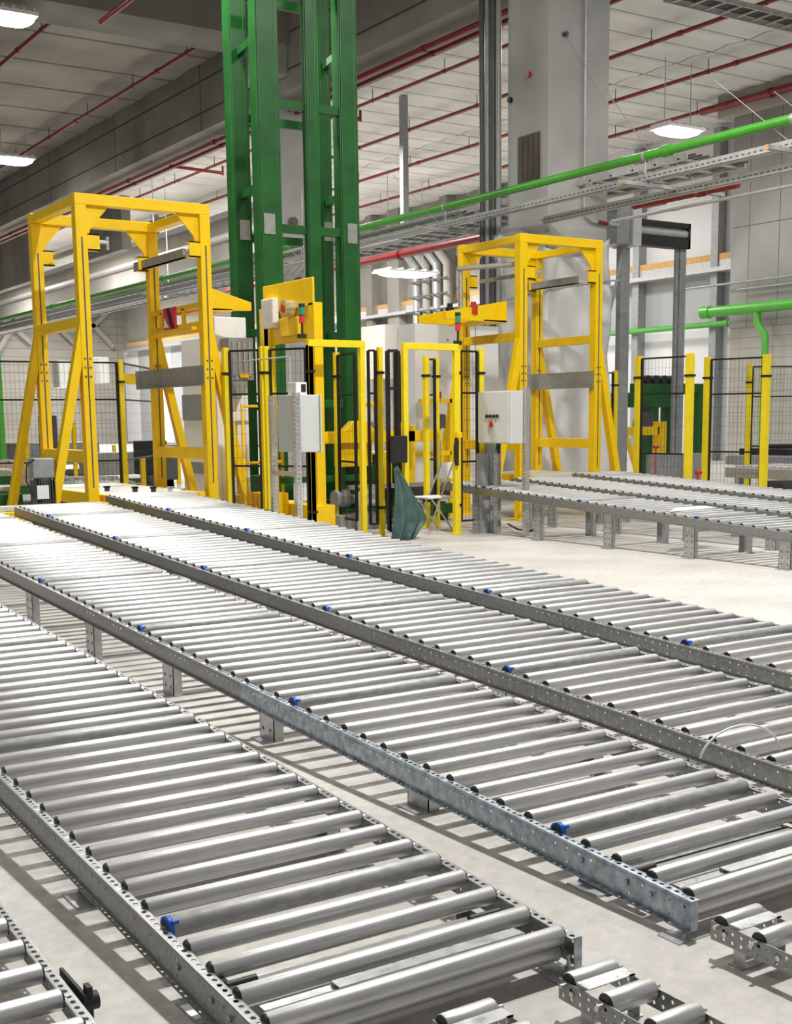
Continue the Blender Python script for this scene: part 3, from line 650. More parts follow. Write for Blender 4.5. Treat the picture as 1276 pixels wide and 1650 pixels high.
# ------------------------------------------------------------------ safety gantries
def gantry(X0, X1, Y0, Y1, H, label, wedge):
    g = thing('yellow_gantry', label, 'gantry', ((X0+X1)/2, (Y0+Y1)/2, 0), 'two yellow safety gantries')
    w = 0.13
    xs = (X0 + w/2, X1 - w/2); ysx = (Y0 + w/2, Y1 - w/2)
    for x in xs:
        for y in ysx:
            p = part('post', M['yellow'], g, lambda m: (m.box((x - w/2, y - w/2, 0), (x + w/2, y + w/2, H - 0.1)), m.box((x - 0.14, y - 0.14, 0), (x + 0.14, y + 0.14, 0.015))), bevel=0.006)
            part('rail_seam', M['darkgrey'], p, lambda m: (m.box((x - 0.008, y - w/2 - 0.003, 0.7), (x + 0.008, y - w/2, H - 0.45)), [m.tube([(x + d, y - w/2 - 0.006, z), (x + d, y - w/2, z)], 0.012, 6) for d in (-0.03, 0.03) for z in (1.95, 2.05, 2.15)]))
    for y in ysx: part('top_beam', M['yellow'], g, lambda m: m.box((X0, y - w/2, H - 0.1), (X1, y + w/2, H + 0.02)), bevel=0.006)
    for x in xs: part('top_beam', M['yellow'], g, lambda m: m.box((x - w/2, Y0 + w, H - 0.1), (x + w/2, Y1 - w, H + 0.0)), bevel=0.006)
    for x, s in ((xs[0], 1), (xs[1], -1)):
        for y in ysx:
            a = x + s * w/2
            part('gusset', M['yellow'], g, lambda m: m.prism([(a, y - 0.012, H - 0.1), (a + s * 0.27, y - 0.012, H - 0.1), (a + s * 0.24, y - 0.012, H - 0.14), (a + s * 0.06, y - 0.012, H - 0.34), (a, y - 0.012, H - 0.5)], (0, 0.024, 0)))
    for x, s in ((xs[0], -1), (xs[1], 1)):
        part('cross_beam', M['yellow'], g, lambda m: m.box((x - 0.05, Y0 + w, 2.50), (x + 0.05, Y1 - w, 2.62)), bevel=0.005)
        part('cross_beam', M['yellow'], g, lambda m: m.box((x - 0.05, Y0 + w, 0.98), (x + 0.05, Y1 - w, 1.12)), bevel=0.005)
        for y in ysx:
            part('brace', M['yellow'], g, lambda m: m.bar((x + s * 0.02, y, 2.52), (x + s * 0.56, y, 0.0), 0.11, 0.10, up=(1, 0, 0)), bevel=0.005)
    # guard plate and sensor arms
    x = xs[1]
    part('guard_plate', M['guard'], g, lambda m: (m.box((x - w/2 - 0.006, Y0 + 0.02, 1.86), (x - w/2, Y1 + 0.32, 2.10)), m.box((x - w/2 - 0.07, Y0 + 0.02, 1.86), (x - w/2, Y1 + 0.32, 1.866)), m.box((x - w/2 - 0.07, Y1 + 0.31, 1.86), (x - w/2, Y1 + 0.32, 2.10))))
    part('sensor_arm', M['guard'], g, lambda m: (m.box((x - w/2 - 0.10, Y0 + 0.3, 3.36), (x - w/2 - 0.06, Y1 + 0.15, 3.47)), m.box((x - w/2 - 0.10, Y0 + 0.3, 3.36), (x - w/2 - 0.02, Y1 + 0.15, 3.37))))
    part('sensor_arm', M['guard'], g, lambda m: (m.box((xs[0] + w/2 + 0.08, Y0 + 0.1, 3.40), (xs[0] + w/2 + 0.13, Y1 - 0.25, 3.45)),))
    for x2, s in ((xs[0], 1), (xs[1], -1)):
        for y in ysx:
            br = part('sensor_bracket', M['yellow'], g, lambda m: (m.box((x2 + s * w/2, y - 0.06, 3.34), (x2 + s * (w/2 + 0.14), y - 0.045, 3.52)), m.box((x2 + s * w/2, y - 0.06, 3.34), (x2 + s * (w/2 + 0.14), y + 0.05, 3.355)), m.box((x2 + s * w/2, y - 0.06, 3.505), (x2 + s * (w/2 + 0.14), y + 0.05, 3.52))))
    part('sensor', M['bracket'], g, lambda m: (m.tube([(xs[0] + w/2 + 0.14, ysx[0] - 0.03, 3.44), (xs[0] + w/2 + 0.24, ysx[0] - 0.03, 3.44)], 0.022, 8), m.tube([(xs[0] + w/2 + 0.24, ysx[0] - 0.03, 3.36), (xs[0] + w/2 + 0.24, ysx[0] - 0.03, 3.5)], 0.02, 8)))
    # yellow wedge console
    s = wedge; x = xs[1] + w/2 if s > 0 else xs[0] - w/2
    for y, L in (((Y0 + 0.30, 0.66),) if s > 0 else ((Y0 + 0.30, 1.05), (Y0 + 1.1, 0.95))):
        part('wedge_console', M['yellow'], g, lambda m: m.prism([(x, y, 2.76), (x, y, 3.06), (x + s * L, y, 2.88), (x + s * L, y, 2.78)], (0, 0.05, 0)), bevel=0.004)
    part('console_deck', M['yellow'], g, lambda m: m.box((x, Y0 + 0.3, 2.76), (x + s * 0.4, Y0 + 1.15, 2.79)))
    return g, xs, ysx
gl, gxs, gys = gantry(4.80, 6.42, 13.92, 15.65, 3.93, 'tall yellow portal gantry on the left over the long roller lane', 1)
gr_, hxs, hys = gantry(11.06, 12.58, 13.92, 15.40, 3.93, 'yellow portal gantry on the right in front of the wrapped pillar', -1)
part('ledge', M['yellow'], gl, lambda m: (m.box((6.30, 14.1, 2.78), (6.40, 15.5, 2.84)), m.box((6.22, 14.1, 2.52), (6.34, 15.5, 2.56)), m.box((6.3, 14.5, 2.56), (6.33, 14.58, 2.80)), m.box((6.3, 15.2, 2.56), (6.33, 15.26, 2.80))))
g = thing('warning_sign', 'red and black warning panel on the ledge inside the left gantry', 'sign', (6.35, 14.9, 2.57))
part('panel', M['redlight'], g, lambda m: m.box((6.28, 14.72, 2.57), (6.30, 15.10, 2.84)))
part('stripe', M['hazard'], g, lambda m: m.prism([(6.275, 14.75, 2.58), (6.275, 14.86, 2.58), (6.275, 15.0, 2.83), (6.275, 14.9, 2.83)], (0.003, 0, 0)))
part('patch', M['white'], g, lambda m: m.prism([(6.272, 14.92, 2.60), (6.272, 15.07, 2.60), (6.272, 15.05, 2.72)], (0.003, 0, 0)))
g = thing('sensor_mast', 'grey pipe sensor mast standing above the right gantry consoles', 'sensor mast', (10.6, 15.0, 2.9))
part('pole', M['tray'], g, lambda m: m.tube([(10.75, 14.9, 2.85), (10.75, 14.9, 3.55)], 0.035, 8))
part('arm', M['tray'], g, lambda m: m.tube([(10.7, 14.9, 3.55), (11.3, 14.2, 3.58)], 0.035, 8))
for i, (x, y, mt, lb) in enumerate(((10.35, 14.6, 'rubber', 'black valve block'), (10.95, 14.7, 'rubber', 'black valve block'), (10.5, 14.25, 'red', 'red emergency knob'))):
    tag(part('valve_block', M[mt], None, lambda m: (m.tube([(x, y, 2.86), (x, y, 2.97)], 0.06, 10), m.tube([(x, y, 2.97), (x, y, 3.03)], 0.04, 10))), '%s on the right gantry console, %s' % (lb, ('outer', 'next to the post', 'low front')[i]), 'valve')

# ------------------------------------------------------------------ green lift mast
g = thing('green_lift_mast', 'tall green steel lift mast reaching up past the picture top', 'mast', (8.2, 15.4, 0))
MX = (7.55, 8.15, 8.83); ZM = 9.6
def post_i(x, y, wx, wy):
    def f(m):
        m.box((x, y, 0), (x + wx, y + wy, ZM))
        m.box((x + wx * 0.86, y - 0.006, 0), (x + wx + 0.03, y + wy * 0.4, ZM)); m.box((x - 0.02, y + 0.01, 0), (x, y + wy, ZM))
    return f
FX = [(7.649, 15.000, 4.431)[0], (7.919, 15.000, 4.455)[0], (8.353, 15.000, 4.493)[0], (8.494, 15.000, 4.506)[0], (8.877, 15.000, 4.540)[0], (9.101, 15.000, 4.560)[0]]
BX = [(7.714, 15.900, 4.575)[0], (7.929, 15.900, 4.594)[0], (9.074, 15.900, 4.696)[0], (9.206, 15.900, 4.707)[0]]
for (x, y, wx, wy) in ((FX[0], 15.0, FX[1] - FX[0], 0.20), (FX[2], 15.0, FX[3] - FX[2], 0.10), (FX[4], 15.0, FX[5] - FX[4], 0.20), (BX[0], 15.9, BX[1] - BX[0], 0.2), (BX[2], 15.9, BX[3] - BX[2], 0.16)):
    part('post', M['green'], g, post_i(x, y, wx, wy), bevel=0.008)
for z in (1.6, 3.88, 5.45, 7.0, 8.5):
    part('cross_bar', M['green'], g, lambda m: m.box((FX[0] + 0.1, 15.04, z), (FX[4] + 0.05, 15.12, z + 0.11)), bevel=0.006)
    part('cross_bar', M['green'], g, lambda m: m.box((BX[0] + 0.1, 15.94, z - 0.02), (BX[2] + 0.05, 16.02, z + 0.09)), bevel=0.006)
for z in (2.6, 4.45, 6.3, 8.1):
    for x, x2 in ((FX[0] + 0.08, BX[0] + 0.14), (FX[4] + 0.1, BX[2] + 0.1)): part('side_brace', M['green'], g, lambda m: m.bar((x, 15.1, z), (x2, 15.95, z + 0.02), 0.08, 0.10), bevel=0.005)
for (x, y, z, w2) in ((FX[0] + 0.03, 14.985, 3.84, 0.16), (FX[4] + 0.06, 14.985, 3.80, 0.15), (BX[0] + 0.06, 15.885, 3.88, 0.15), (BX[2] + 0.02, 15.885, 3.95, 0.12)):
    part('splice_plate', M['guard'], g, lambda m: m.box((x, y, z), (x + w2, y + 0.012, z + 0.26)))
part('base_carriage', M['green'], g, lambda m: (m.box((7.3, 14.8, 0.05), (10.4, 14.95, 0.25)), m.box((7.4, 15.6, 0.05), (10.4, 15.75, 0.3)), m.box((7.6, 14.95, 0.25), (8.0, 15.6, 0.7)), m.box((9.2, 14.95, 0.2), (9.35, 15.6, 0.95))), bevel=0.01)
part('lifting_fork', M['yellow'], g, lambda m: (m.box((8.1, 14.6, 1.12), (10.2, 14.75, 1.28)), m.prism([(8.6, 14.6, 1.28), (9.1, 14.6, 1.28), (8.95, 14.6, 1.42), (8.75, 14.6, 1.42)], (0, 0.15, 0)), m.box((8.6, 14.7, 0.8), (9.1, 14.9, 1.12)), m.box((9.5, 14.6, 0.75), (9.75, 14.8, 1.35))), bevel=0.01)
part('hydraulic_rod', M['bracket'], g, lambda m: (m.tube([(8.45, 15.3, 0.4), (8.45, 15.3, 4.5)], 0.03, 8), m.tube([(9.3, 14.9, 1.2), (9.3, 14.9, 2.0)], 0.02, 8)))
g = thing('drive_motor', 'chrome and black drive motor low behind the fence under the mast', 'motor', (8.7, 14.3, 0.3))
part('motor_body', M['bracket'], g, lambda m: m.tube([(8.55, 14.15, 0.42), (8.85, 14.15, 0.42)], 0.13, 16), bevel=0.01)
part('gearbox', M['steelgrey'], g, lambda m: (m.tube([(8.25, 14.3, 0.4), (8.45, 14.3, 0.4)], 0.12, 12), m.tube([(8.45, 14.2, 0.4), (8.55, 14.2, 0.4)], 0.06, 12), m.box((8.2, 14.05, 0), (8.9, 14.4, 0.2))), bevel=0.008)
tag(part('white_bollard', M['white'], None, lambda m: m.box((8.44, 13.96, 0.0), (8.50, 14.04, 0.5)), bevel=0.004), 'small white upright bollard beside the drive motor', 'bollard')

# yellow hood on its own frame
g = thing('yellow_hood_frame', 'yellow hooded console plate on posts in front of the green mast', 'hood frame', (7.4, 13.9, 0))
A = Vector((7.400, 14.536, 3.113)); B = Vector((7.400, 13.246, 3.103)); A2 = Vector((7.400, 14.556, 2.800)); Bm = Vector((7.400, 13.262, 2.747))
za = A.z; ya = A.y; yb = B.y; zm = A2.z
part('hood_plate', M['yellow'], g, lambda m: m.box((7.4, yb, zm - 0.02), (7.43, ya, za)), bevel=0.01)
part('lower_box', M['yellow'], g, lambda m: (m.box((7.43, yb + 0.08, zm - 0.42), (7.47, ya - 0.02, zm)), m.box((7.38, yb + 0.35, zm - 0.34), (7.44, yb + 0.85, zm - 0.12)), m.box((7.40, ya - 0.18, zm - 0.55), (7.47, ya + 0.12, zm + 0.04))), bevel=0.008)
part('post', M['yellow'], g, lambda m: m.box((7.40, yb - 0.02, 0), (7.52, yb + 0.12, zm + 0.02)), bevel=0.006)
part('post', M['yellow'], g, lambda m: m.box((7.40, ya - 0.12, 0), (7.50, ya, zm)), bevel=0.006)
part('plinth', M['yellow'], g, lambda m: (m.box((7.3, yb - 0.1, 0), (7.6, ya + 0.1, 0.42)),), bevel=0.01)
g = thing('white_junction_box', 'white rectangular junction box mounted on the yellow hood', 'junction box', (7.36, yb + 1.2, zm))
part('box', M['white'], g, lambda m: m.box((7.32, ya - 0.42, zm - 0.22), (7.40, ya - 0.10, zm + 0.14)), bevel=0.008)
part('cover', M['cabinet'], g, lambda m: m.box((7.314, ya - 0.40, zm - 0.20), (7.32, ya - 0.12, zm + 0.12)))
g = thing('beacon_lens', 'round chrome lens unit on the yellow hood', 'lens', (7.36, yb + 0.6, zm))
part('barrel', M['bracket'], g, lambda m: m.tube([(7.28, (ya+yb)/2 - 0.12, zm - 0.02), (7.4, (ya+yb)/2 - 0.12, zm - 0.02)], 0.1, 16))
part('cap', M['red'], g, lambda m: m.tube([(7.27, (ya+yb)/2 - 0.12, zm - 0.02), (7.28, (ya+yb)/2 - 0.12, zm - 0.02)], 0.05, 12))

# ------------------------------------------------------------------ safety fence
def fence_post(m, x, y, z0=0.0, z1=2.3, w=0.065):
    m.box((x - w/2, y - w/2, z0), (x + w/2, y + w/2, z1)); m.box((x - 0.06, y - 0.05, z0), (x + 0.06, y + 0.05, z0 + 0.01))
def fence_panel(parent, p, q, z0=0.16, z1=2.2, bars=(0.9, 1.75), fw=0.03, cell=0.06):
    p = Vector((p[0], p[1], 0)); q = Vector((q[0], q[1], 0)); L = (q - p).length; d = (q - p) / L
    p = p + d * 0.055; q = q - d * 0.055; L -= 0.11
    up = Vector((0, 0, 1))
    def fr(m):
        for a in (p, q): m.bar(a + up * z0, a + up * z1, fw, fw)
        for z in (z0, z1) + tuple(bars): m.bar(p + up * z, q + up * z, fw * 0.8, fw * 0.8)
    f = part('panel_frame', M['black'], parent, fr)
    def wr(m):
        n = max(1, int(L / cell)); r = 0.0012
        for i in range(1, n):
            a = p + d * (L * i / n); m.bar(a + up * z0, a + up * z1, 2*r, 2*r)
        n2 = int((z1 - z0) / (cell * 2.2))
        for i in range(1, n2):
            z = z0 + (z1 - z0) * i / n2; m.bar(p + up * z, q + up * z, 2*r, 2*r)
    part('wire_mesh', M['black'], f, wr)
    return f
def fence(name, label, pts, panels, group='yellow and black machine fences', z1=2.3, w=0.065, bars=(0.9, 1.75)):
    g = thing(name, label, 'fence', (pts[0][0], pts[0][1], 0), group)
    for (x, y) in pts:
        ps = part('post', M['yellow_post'], g, lambda m: fence_post(m, x, y, z1=z1, w=w), bevel=0.004)
        for z in (0.35, 1.98): part('clamp', M['black'], ps, lambda m: m.box((x - w/2 - 0.012, y - w/2 - 0.012, z), (x + w/2 + 0.012, y + w/2 + 0.012, z + 0.03)))
    for a, b in panels: fence_panel(g, pts[a] if isinstance(a, int) else a, pts[b] if isinstance(b, int) else b, z1=z1 - 0.04, bars=bars)
    return g
fence('safety_fence', 'mesh fence with yellow post at far left behind the left gantry', [(6.44, 17.1), (6.50, 14.25)], [(0, (3.0, 17.4)), (0, (8.0, 19.5))])
fence('safety_fence', 'mesh fence beside the left gantry leg and white filter cabinet', [(6.53, 13.85), (6.82, 13.45)], [((6.53, 13.85), (6.82, 13.45))])
fence('safety_fence', 'mesh fence behind the grey cabinet next to the yellow gate frame', [(6.84, 13.4), (7.15, 12.9)], [(0, 1)])
g = thing('gate_portal', 'yellow gate portal left of the lock, traffic light on its corner', 'gate portal', (7.5, 12.9, 0), 'yellow gate portals')
for x in (7.15, 7.85): part('post', M['yellow_post'], g, lambda m: fence_post(m, x, 12.9, z1=2.32), bevel=0.004)
part('lintel', M['yellow_post'], g, lambda m: m.box((7.12, 12.865, 2.28), (7.885, 12.935, 2.36)), bevel=0.004)
fence('safety_fence', 'narrow mesh fence panel seen through the left gate portal', [(8.32, 14.3)], [(0, ((8.199, 13.600, 2.022)[0], 13.6))])
fence('safety_fence', 'mesh panel with full height yellow post between the two gate portals', [((8.170, 13.000, 2.000)[0], 13.0)], [(0, ((8.003, 13.100, 2.002)[0], 13.1))], w=0.06)
g = thing('gate_portal', 'yellow gate portal holding the lock, right of the teal bag', 'gate portal', (8.7, 12.7, 0), 'yellow gate portals')
for x in (8.33, 9.08): part('post', M['yellow_post'], g, lambda m: fence_post(m, x, 12.7, z1=2.30), bevel=0.004)
part('lintel', M['yellow_post'], g, lambda m: m.box((8.30, 12.665, 2.26), (9.11, 12.735, 2.34)), bevel=0.004)
fence('safety_fence', 'mesh fence panel right of the gate behind the grey control cabinet', [(9.14, 12.75), (9.50, 12.75)], [(0, 1)])
fence('safety_fence', 'low back fence panel seen through the right gate portal', [(9.32, 13.7), (9.62, 13.9)], [(0, 1)], z1=2.25)
# swing gates (open)
def gate(a, b, label):
    g = thing('mesh_gate', label, 'gate', (a[0], a[1], 0), 'open mesh gates')
    fence_panel(g, a, b, 0.1, 2.24, (0.95, 1.8), 0.042)
    return g
gate(((8.050, 12.740, 1.989)[0], 12.74), ((8.263, 12.660, 1.989)[0], 12.64), 'open black mesh gate left of the lock box')
INNER_GATE = gate((8.36, 12.95), (8.78, 13.5), 'open black mesh gate swung inward behind the portal')
g = thing('gate_lock', 'large black interlock box on the gate post above the teal bag', 'lock', (8.2, 12.6, 1.1))
part('case', M['rubber'], g, lambda m: m.box((8.06, 12.56, 0.92), (8.27, 12.63, 1.24)), bevel=0.006)
part('strike_plate', M['bracket'], g, lambda m: m.box((8.27, 12.58, 0.96), (8.285, 12.62, 1.2)))
g = INNER_GATE
part('grip', M['yellow'], g, lambda m: m.tube([(8.58, 13.15, 1.18), (8.52, 13.1, 1.22), (8.52, 13.1, 1.34), (8.58, 13.15, 1.38), (8.64, 13.2, 1.34), (8.64, 13.2, 1.22), (8.58, 13.15, 1.18)], 0.02, 8))
part('bolt', M['rubber'], g, lambda m: m.box((8.60, 13.15, 0.82), (8.68, 13.22, 1.15)), bevel=0.004)
g = thing('door_latch', 'black curved latch with yellow clip on the right gate post', 'latch', (9.05, 12.6, 1.0))
part('latch', M['rubber'], g, lambda m: m.prism([(9.04, 12.62, 0.86), (9.07, 12.62, 0.86), (9.07, 12.62, 1.16), (9.04, 12.62, 1.2), (9.02, 12.62, 1.1), (9.02, 12.62, 0.95)], (0, 0.04, 0)))
part('clip', M['yellow'], g, lambda m: m.box((9.03, 12.60, 1.2), (9.11, 12.66, 1.27)), bevel=0.005)
# the right fence group
fence('safety_fence', 'yellow and black mesh fence standing just behind the raised lanes', [(12.97, 13.55), (13.05, 12.62)], [(0, 1)], z1=2.3, w=0.09)
fence('safety_fence', 'yellow and black mesh fence nearest to the shuttered wall on the right', [(14.18, 13.35), (14.40, 12.43)], [(0, 1)], z1=2.3, w=0.09)
fence('safety_fence', 'distant mesh fence with one yellow post before the shuttered wall', [(16.95, 15.0), (18.4, 14.2)], [(0, 1)], w=0.07)
fence('safety_fence', 'slim yellow post pair with mesh right of the right gantry', [((15.461, 17.000, 2.220)[0], 17.0), ((15.685, 17.000, 2.222)[0], 17.0)], [(0, 1)], w=0.08, z1=2.25)

def stack_light(x, y, z, label):
    g = thing('stack_light', label, 'signal light', (x, y, z), 'green and red stack lights')
    part('stem', M['rubber'], g, lambda m: (m.tube([(x, y, z), (x, y, z + 0.16)], 0.014, 8), m.box((x - 0.05, y - 0.03, z - 0.01), (x + 0.04, y + 0.03, z + 0.04))))
    part('red_lens', M['redlight'], g, lambda m: m.tube([(x, y, z + 0.16), (x, y, z + 0.25)], 0.034, 14))
    part('green_lens', M['greenlight'], g, lambda m: m.tube([(x, y, z + 0.25), (x, y, z + 0.34)], 0.034, 14))
    part('cap', M['rubber'], g, lambda m: (m.tube([(x, y, z + 0.34), (x, y, z + 0.38)], 0.036, 14), m.tube([(x, y, z + 0.245), (x, y, z + 0.255)], 0.036, 14)))
stack_light(7.06, 12.9, 2.38, 'stack light on the left gate portal before the yellow hood')
stack_light(9.12, 12.7, 2.34, 'stack light on the right gate portal before the white cabinet')

# teal bag hung on the gate
g = thing('plastic_bag', 'dark teal plastic sack hanging from the gate down to the floor', 'bag', (8.3, 12.55, 0))
def bag(m):
    NU, NV = 22, 16; vs = []
    for j in range(NV + 1):
        t = j / NV; z = 0.86 * (1 - t) + 0.0
        xl = 8.05 + 0.02 * math.sin(t * 5); xr = 8.10 + 0.42 * min(1, t * 1.35) - 0.22 * max(0, t - 0.72) / 0.28
        for i in range(NU + 1):
            u = i / NU
            x = xl + (xr - xl) * u
            y = 12.52 + 0.03 * math.sin(u * 15 + t * 2) * (0.3 + t) - 0.05 * math.sin(u * PI) * t
            vs.append((x, y, z + 0.03 * u * (1 - t)))
    n = NU + 1
    m.add(vs, [(j*n+i, j*n+i+1, (j+1)*n+i+1, (j+1)*n+i) for j in range(NV) for i in range(NU)], 0, True)
part('sack', M['bag'], g, bag, solid=0.012)

# folding chair
g = thing('folding_chair', 'white seated folding chair with crossed chrome legs behind the gate', 'chair', (9.25, 13.35, 0))
part('seat', M['white'], g, lambda m: m.box((9.0, 13.2, 0.42), (9.42, 13.55, 0.445)), bevel=0.01)
part('backrest', M['white'], g, lambda m: m.prism([(9.36, 13.5, 0.66), (9.60, 13.42, 0.66), (9.60, 13.42, 0.88), (9.42, 13.5, 0.86)], (0.02, 0.03, 0)))
for (a, b) in (((9.02, 13.22, 0), (9.40, 13.22, 0.86)), ((9.40, 13.22, 0), (9.05, 13.22, 0.44)), ((9.02, 13.55, 0), (9.42, 13.5, 0.86)), ((9.40, 13.55, 0), (9.05, 13.55, 0.44))):
    part('leg', M['bracket'], g, lambda m: m.tube([a, b], 0.012, 8))

# ------------------------------------------------------------------ cabinets
def strut(m, x, y, z0, z1, w=0.05):
    perf_rows(m, lambda u, v: (x, y + v, u), z0, z1, [(0, 0.014, 0, 0), (0.014, 0.036, 0.022, 0.016), (0.036, w, 0, 0)], 0.045)
    perf_rows(m, lambda u, v: (x + v, y, u), z0, z1, [(0, 0.014, 0, 0), (0.014, 0.036, 0.022, 0.016), (0.036, w, 0, 0)], 0.045)
g = thing('control_cabinet', 'grey control cabinet with key switches on the post right of the gate', 'cabinet', (9.45, 12.1, 0), 'grey wall cabinets on posts')
part('body', M['cabinet'], g, lambda m: m.box((9.325, 11.93, 1.13), (9.53, 12.55, 1.76)), bevel=0.006)
dr = part('door', M['cabinet'], g, lambda m: m.box((9.305, 11.94, 1.14), (9.322, 12.54, 1.75)), bevel=0.004)
for k in range(4): part('key_switch', M['rubber'], dr, lambda m: m.tube([(9.305, 12.14 + k * 0.07, 1.46), (9.285, 12.14 + k * 0.07, 1.46)], 0.022, 10))
part('main_switch', M['red'], dr, lambda m: (m.tube([(9.305, 12.26, 1.36), (9.285, 12.26, 1.36)], 0.03, 12), m.box((9.275, 12.25, 1.32), (9.29, 12.27, 1.40))))
part('strut_post', M['bracket'], g, lambda m: (strut(m, 9.54, 11.90, 0.0, 1.80, 0.06),), weld=True, solid=0.003)
part('strut_post', M['bracket'], g, lambda m: (strut(m, 9.54, 12.52, 0.0, 1.76, 0.05),), weld=True, solid=0.003)
g = thing('cable_duct', 'olive and grey vertical cable duct standing below the grey cabinet', 'duct', (9.62, 12.5, 0))
part('duct', M['guard'], g, lambda m: m.box((9.52, 12.56, 0.0), (9.68, 12.70, 1.13)), bevel=0.004)
part('side_channel', M['steelgrey'], g, lambda m: m.box((9.42, 12.6, 0.0), (9.52, 12.74, 1.0)), bevel=0.003)
part('cables', M['rubber'], g, lambda m: (m.tube([(9.6, 12.5, 1.13), (9.58, 12.48, 1.0)], 0.02, 6), m.tube([(9.66, 12.4, 0.12), (9.75, 12.3, 0.05), (9.95, 12.3, 0.02), (10.2, 12.5, 0.02)], 0.012, 6)))

g = thing('switch_cabinet', 'plain grey cabinet on slotted posts beside the lane left of the gate', 'cabinet', (6.35, 11.8, 0), 'grey wall cabinets on posts')
part('body', M['cabinet'], g, lambda m: m.box((6.235, 11.52, 1.11), (6.485, 11.98, 1.70)), bevel=0.006)
dr = part('door', M['cabinet'], g, lambda m: m.box((6.488, 11.50, 1.10), (6.505, 11.99, 1.70)), bevel=0.004)
part('strut_post', M['bracket'], g, lambda m: (strut(m, 6.17, 11.46, 0.0, 1.72, 0.06),), weld=True, solid=0.003)
part('strut_post', M['bracket'], g, lambda m: (strut(m, 6.17, 12.0, 0.0, 1.70, 0.06),), weld=True, solid=0.003)
part('cross_strut', M['bracket'], g, lambda m: m.box((6.18, 11.5, 0.86), (6.2, 12.02, 0.91)))
g = thing('camera_box', 'small white box with dark lens on top of the plain grey cabinet', 'box', (6.35, 11.7, 1.70))
part('case', M['white'], g, lambda m: m.box((6.27, 11.62, 1.702), (6.40, 11.80, 1.83)), bevel=0.006)
part('lens', M['rubber'], g, lambda m: m.box((6.33, 11.614, 1.73), (6.385, 11.62, 1.81)))
part('cable_pole', M['tray'], g, lambda m: (m.tube([(6.3, 11.8, 1.7), (6.3, 11.8, 2.1)], 0.012, 6), m.tube([(6.3, 11.8, 2.1), (6.3, 12.9, 2.1)], 0.008, 6)))

g = thing('filter_cabinet', 'tall white cabinet behind the left gantry with grey louvred filter unit', 'cabinet', (7.1, 15.0, 0))
CX = (6.864, 14.850, 2.748)[0]; CZ = (6.864, 14.850, 2.748)[2]; CX1 = (7.308, 14.850, 2.764)[0]
part('body', M['white'], g, lambda m: m.box((CX, 14.85, 0), (CX1, 15.3, CZ)), bevel=0.01)
part('filter_unit', M['steelgrey'], g, lambda m: (m.box((CX + 0.08, 14.62, 1.95), (CX1 - 0.02, 14.85, 2.48)), m.prism([(CX + 0.12, 14.64, 1.95), (CX1 - 0.1, 14.64, 1.95), (CX1 - 0.2, 14.64, 1.72), (CX + 0.2, 14.64, 1.72)], (0, 0.15, 0))), bevel=0.006)
part('filter_tube', M['tray'], g, lambda m: [m.tube([(CX + 0.14 + k * 0.075, 14.61, 2.0), (CX + 0.14 + k * 0.075, 14.61, 2.42)], 0.018, 8) for k in range(4)])
part('gauge', M['yellow'], g, lambda m: m.box((CX + 0.22, 14.59, 1.98), (CX + 0.34, 14.61, 2.03)))
g = thing('banded_cabinet', 'pale cabinet with grey bands seen through the left gantry side', 'cabinet', (7.2, 16.4, 0))
BY0, BY1 = (7.100, 15.496, 2.077)[1], (7.100, 16.482, 2.113)[1]
part('body', M['white'], g, lambda m: m.box((7.10, BY0, 0), (7.35, BY1, 2.55)), bevel=0.01)
part('grey_band', M['greyband'], g, lambda m: m.box((7.085, BY0, 1.45), (7.10, BY1, 1.80)))
part('grey_band', M['greyband'], g, lambda m: m.box((7.085, BY0, 0.72), (7.10, BY1, 0.88)))
g = thing('large_white_cabinet', 'wide white double cabinet with a seam left of the right gantry', 'cabinet', (12.2, 17.2, 0))
part('body', M['white'], g, lambda m: m.box((11.40, 17.0, 0), (13.05, 17.6, 2.95)), bevel=0.01)
part('door_seam', M['greyband'], g, lambda m: (m.box((12.56, 16.995, 0.1), (12.572, 17.0, 2.95)), m.box((11.9, 16.992, 2.65), (11.91, 17.0, 2.66)), m.tube([(12.0, 16.99, 2.7), (12.0, 17.0, 2.7)], 0.02, 8)))
part('side_panel', M['white'], g, lambda m: m.box((11.36, 17.0, 0), (11.4, 17.5, 2.95)))
g = thing('yellow_rail_frame', 'low yellow tubular rail frame behind the left fence', 'rail', (7.1, 14.9, 0))
part('frame', M['yellow'], g, lambda m: (m.tube([(7.1, 14.6, 0.1), (7.1, 14.6, 1.62), (7.65, 14.6, 1.62), (7.65, 14.6, 0.1)], 0.025, 8), m.tube([(7.1, 14.6, 0.9), (7.65, 14.6, 0.9)], 0.02, 8)))
part('hose_loop', M['yellow_post'], g, lambda m: m.tube([(7.42 + 0.09 * math.cos(a/12*2*PI), 14.55, 1.1 + 0.2 * math.sin(a/12*2*PI)) for a in range(13)], 0.012, 6))
g = thing('yellow_operator_post', 'yellow operator post with red button behind the right gate portal', 'operator post', (10.4, 15.0, 0))
part('frame', M['yellow'], g, lambda m: (m.box((10.1, 15.0, 1.66), (10.7, 15.05, 1.72)), m.box((10.62, 15.0, 0), (10.7, 15.06, 1.72)), m.box((10.0, 15.0, 0.9), (10.65, 15.04, 0.97))), bevel=0.004)
part('button', M['red'], g, lambda m: m.tube([(10.4, 14.98, 1.72), (10.4, 14.98, 1.82)], 0.05, 10))
part('control_box', M['darkgrey'], g, lambda m: m.box((10.35, 14.93, 1.30), (10.5, 15.0, 1.5)), bevel=0.006)
part('stem', M['steelgrey'], g, lambda m: m.tube([(10.42, 15.0, 0), (10.42, 15.0, 1.35)], 0.03, 8))

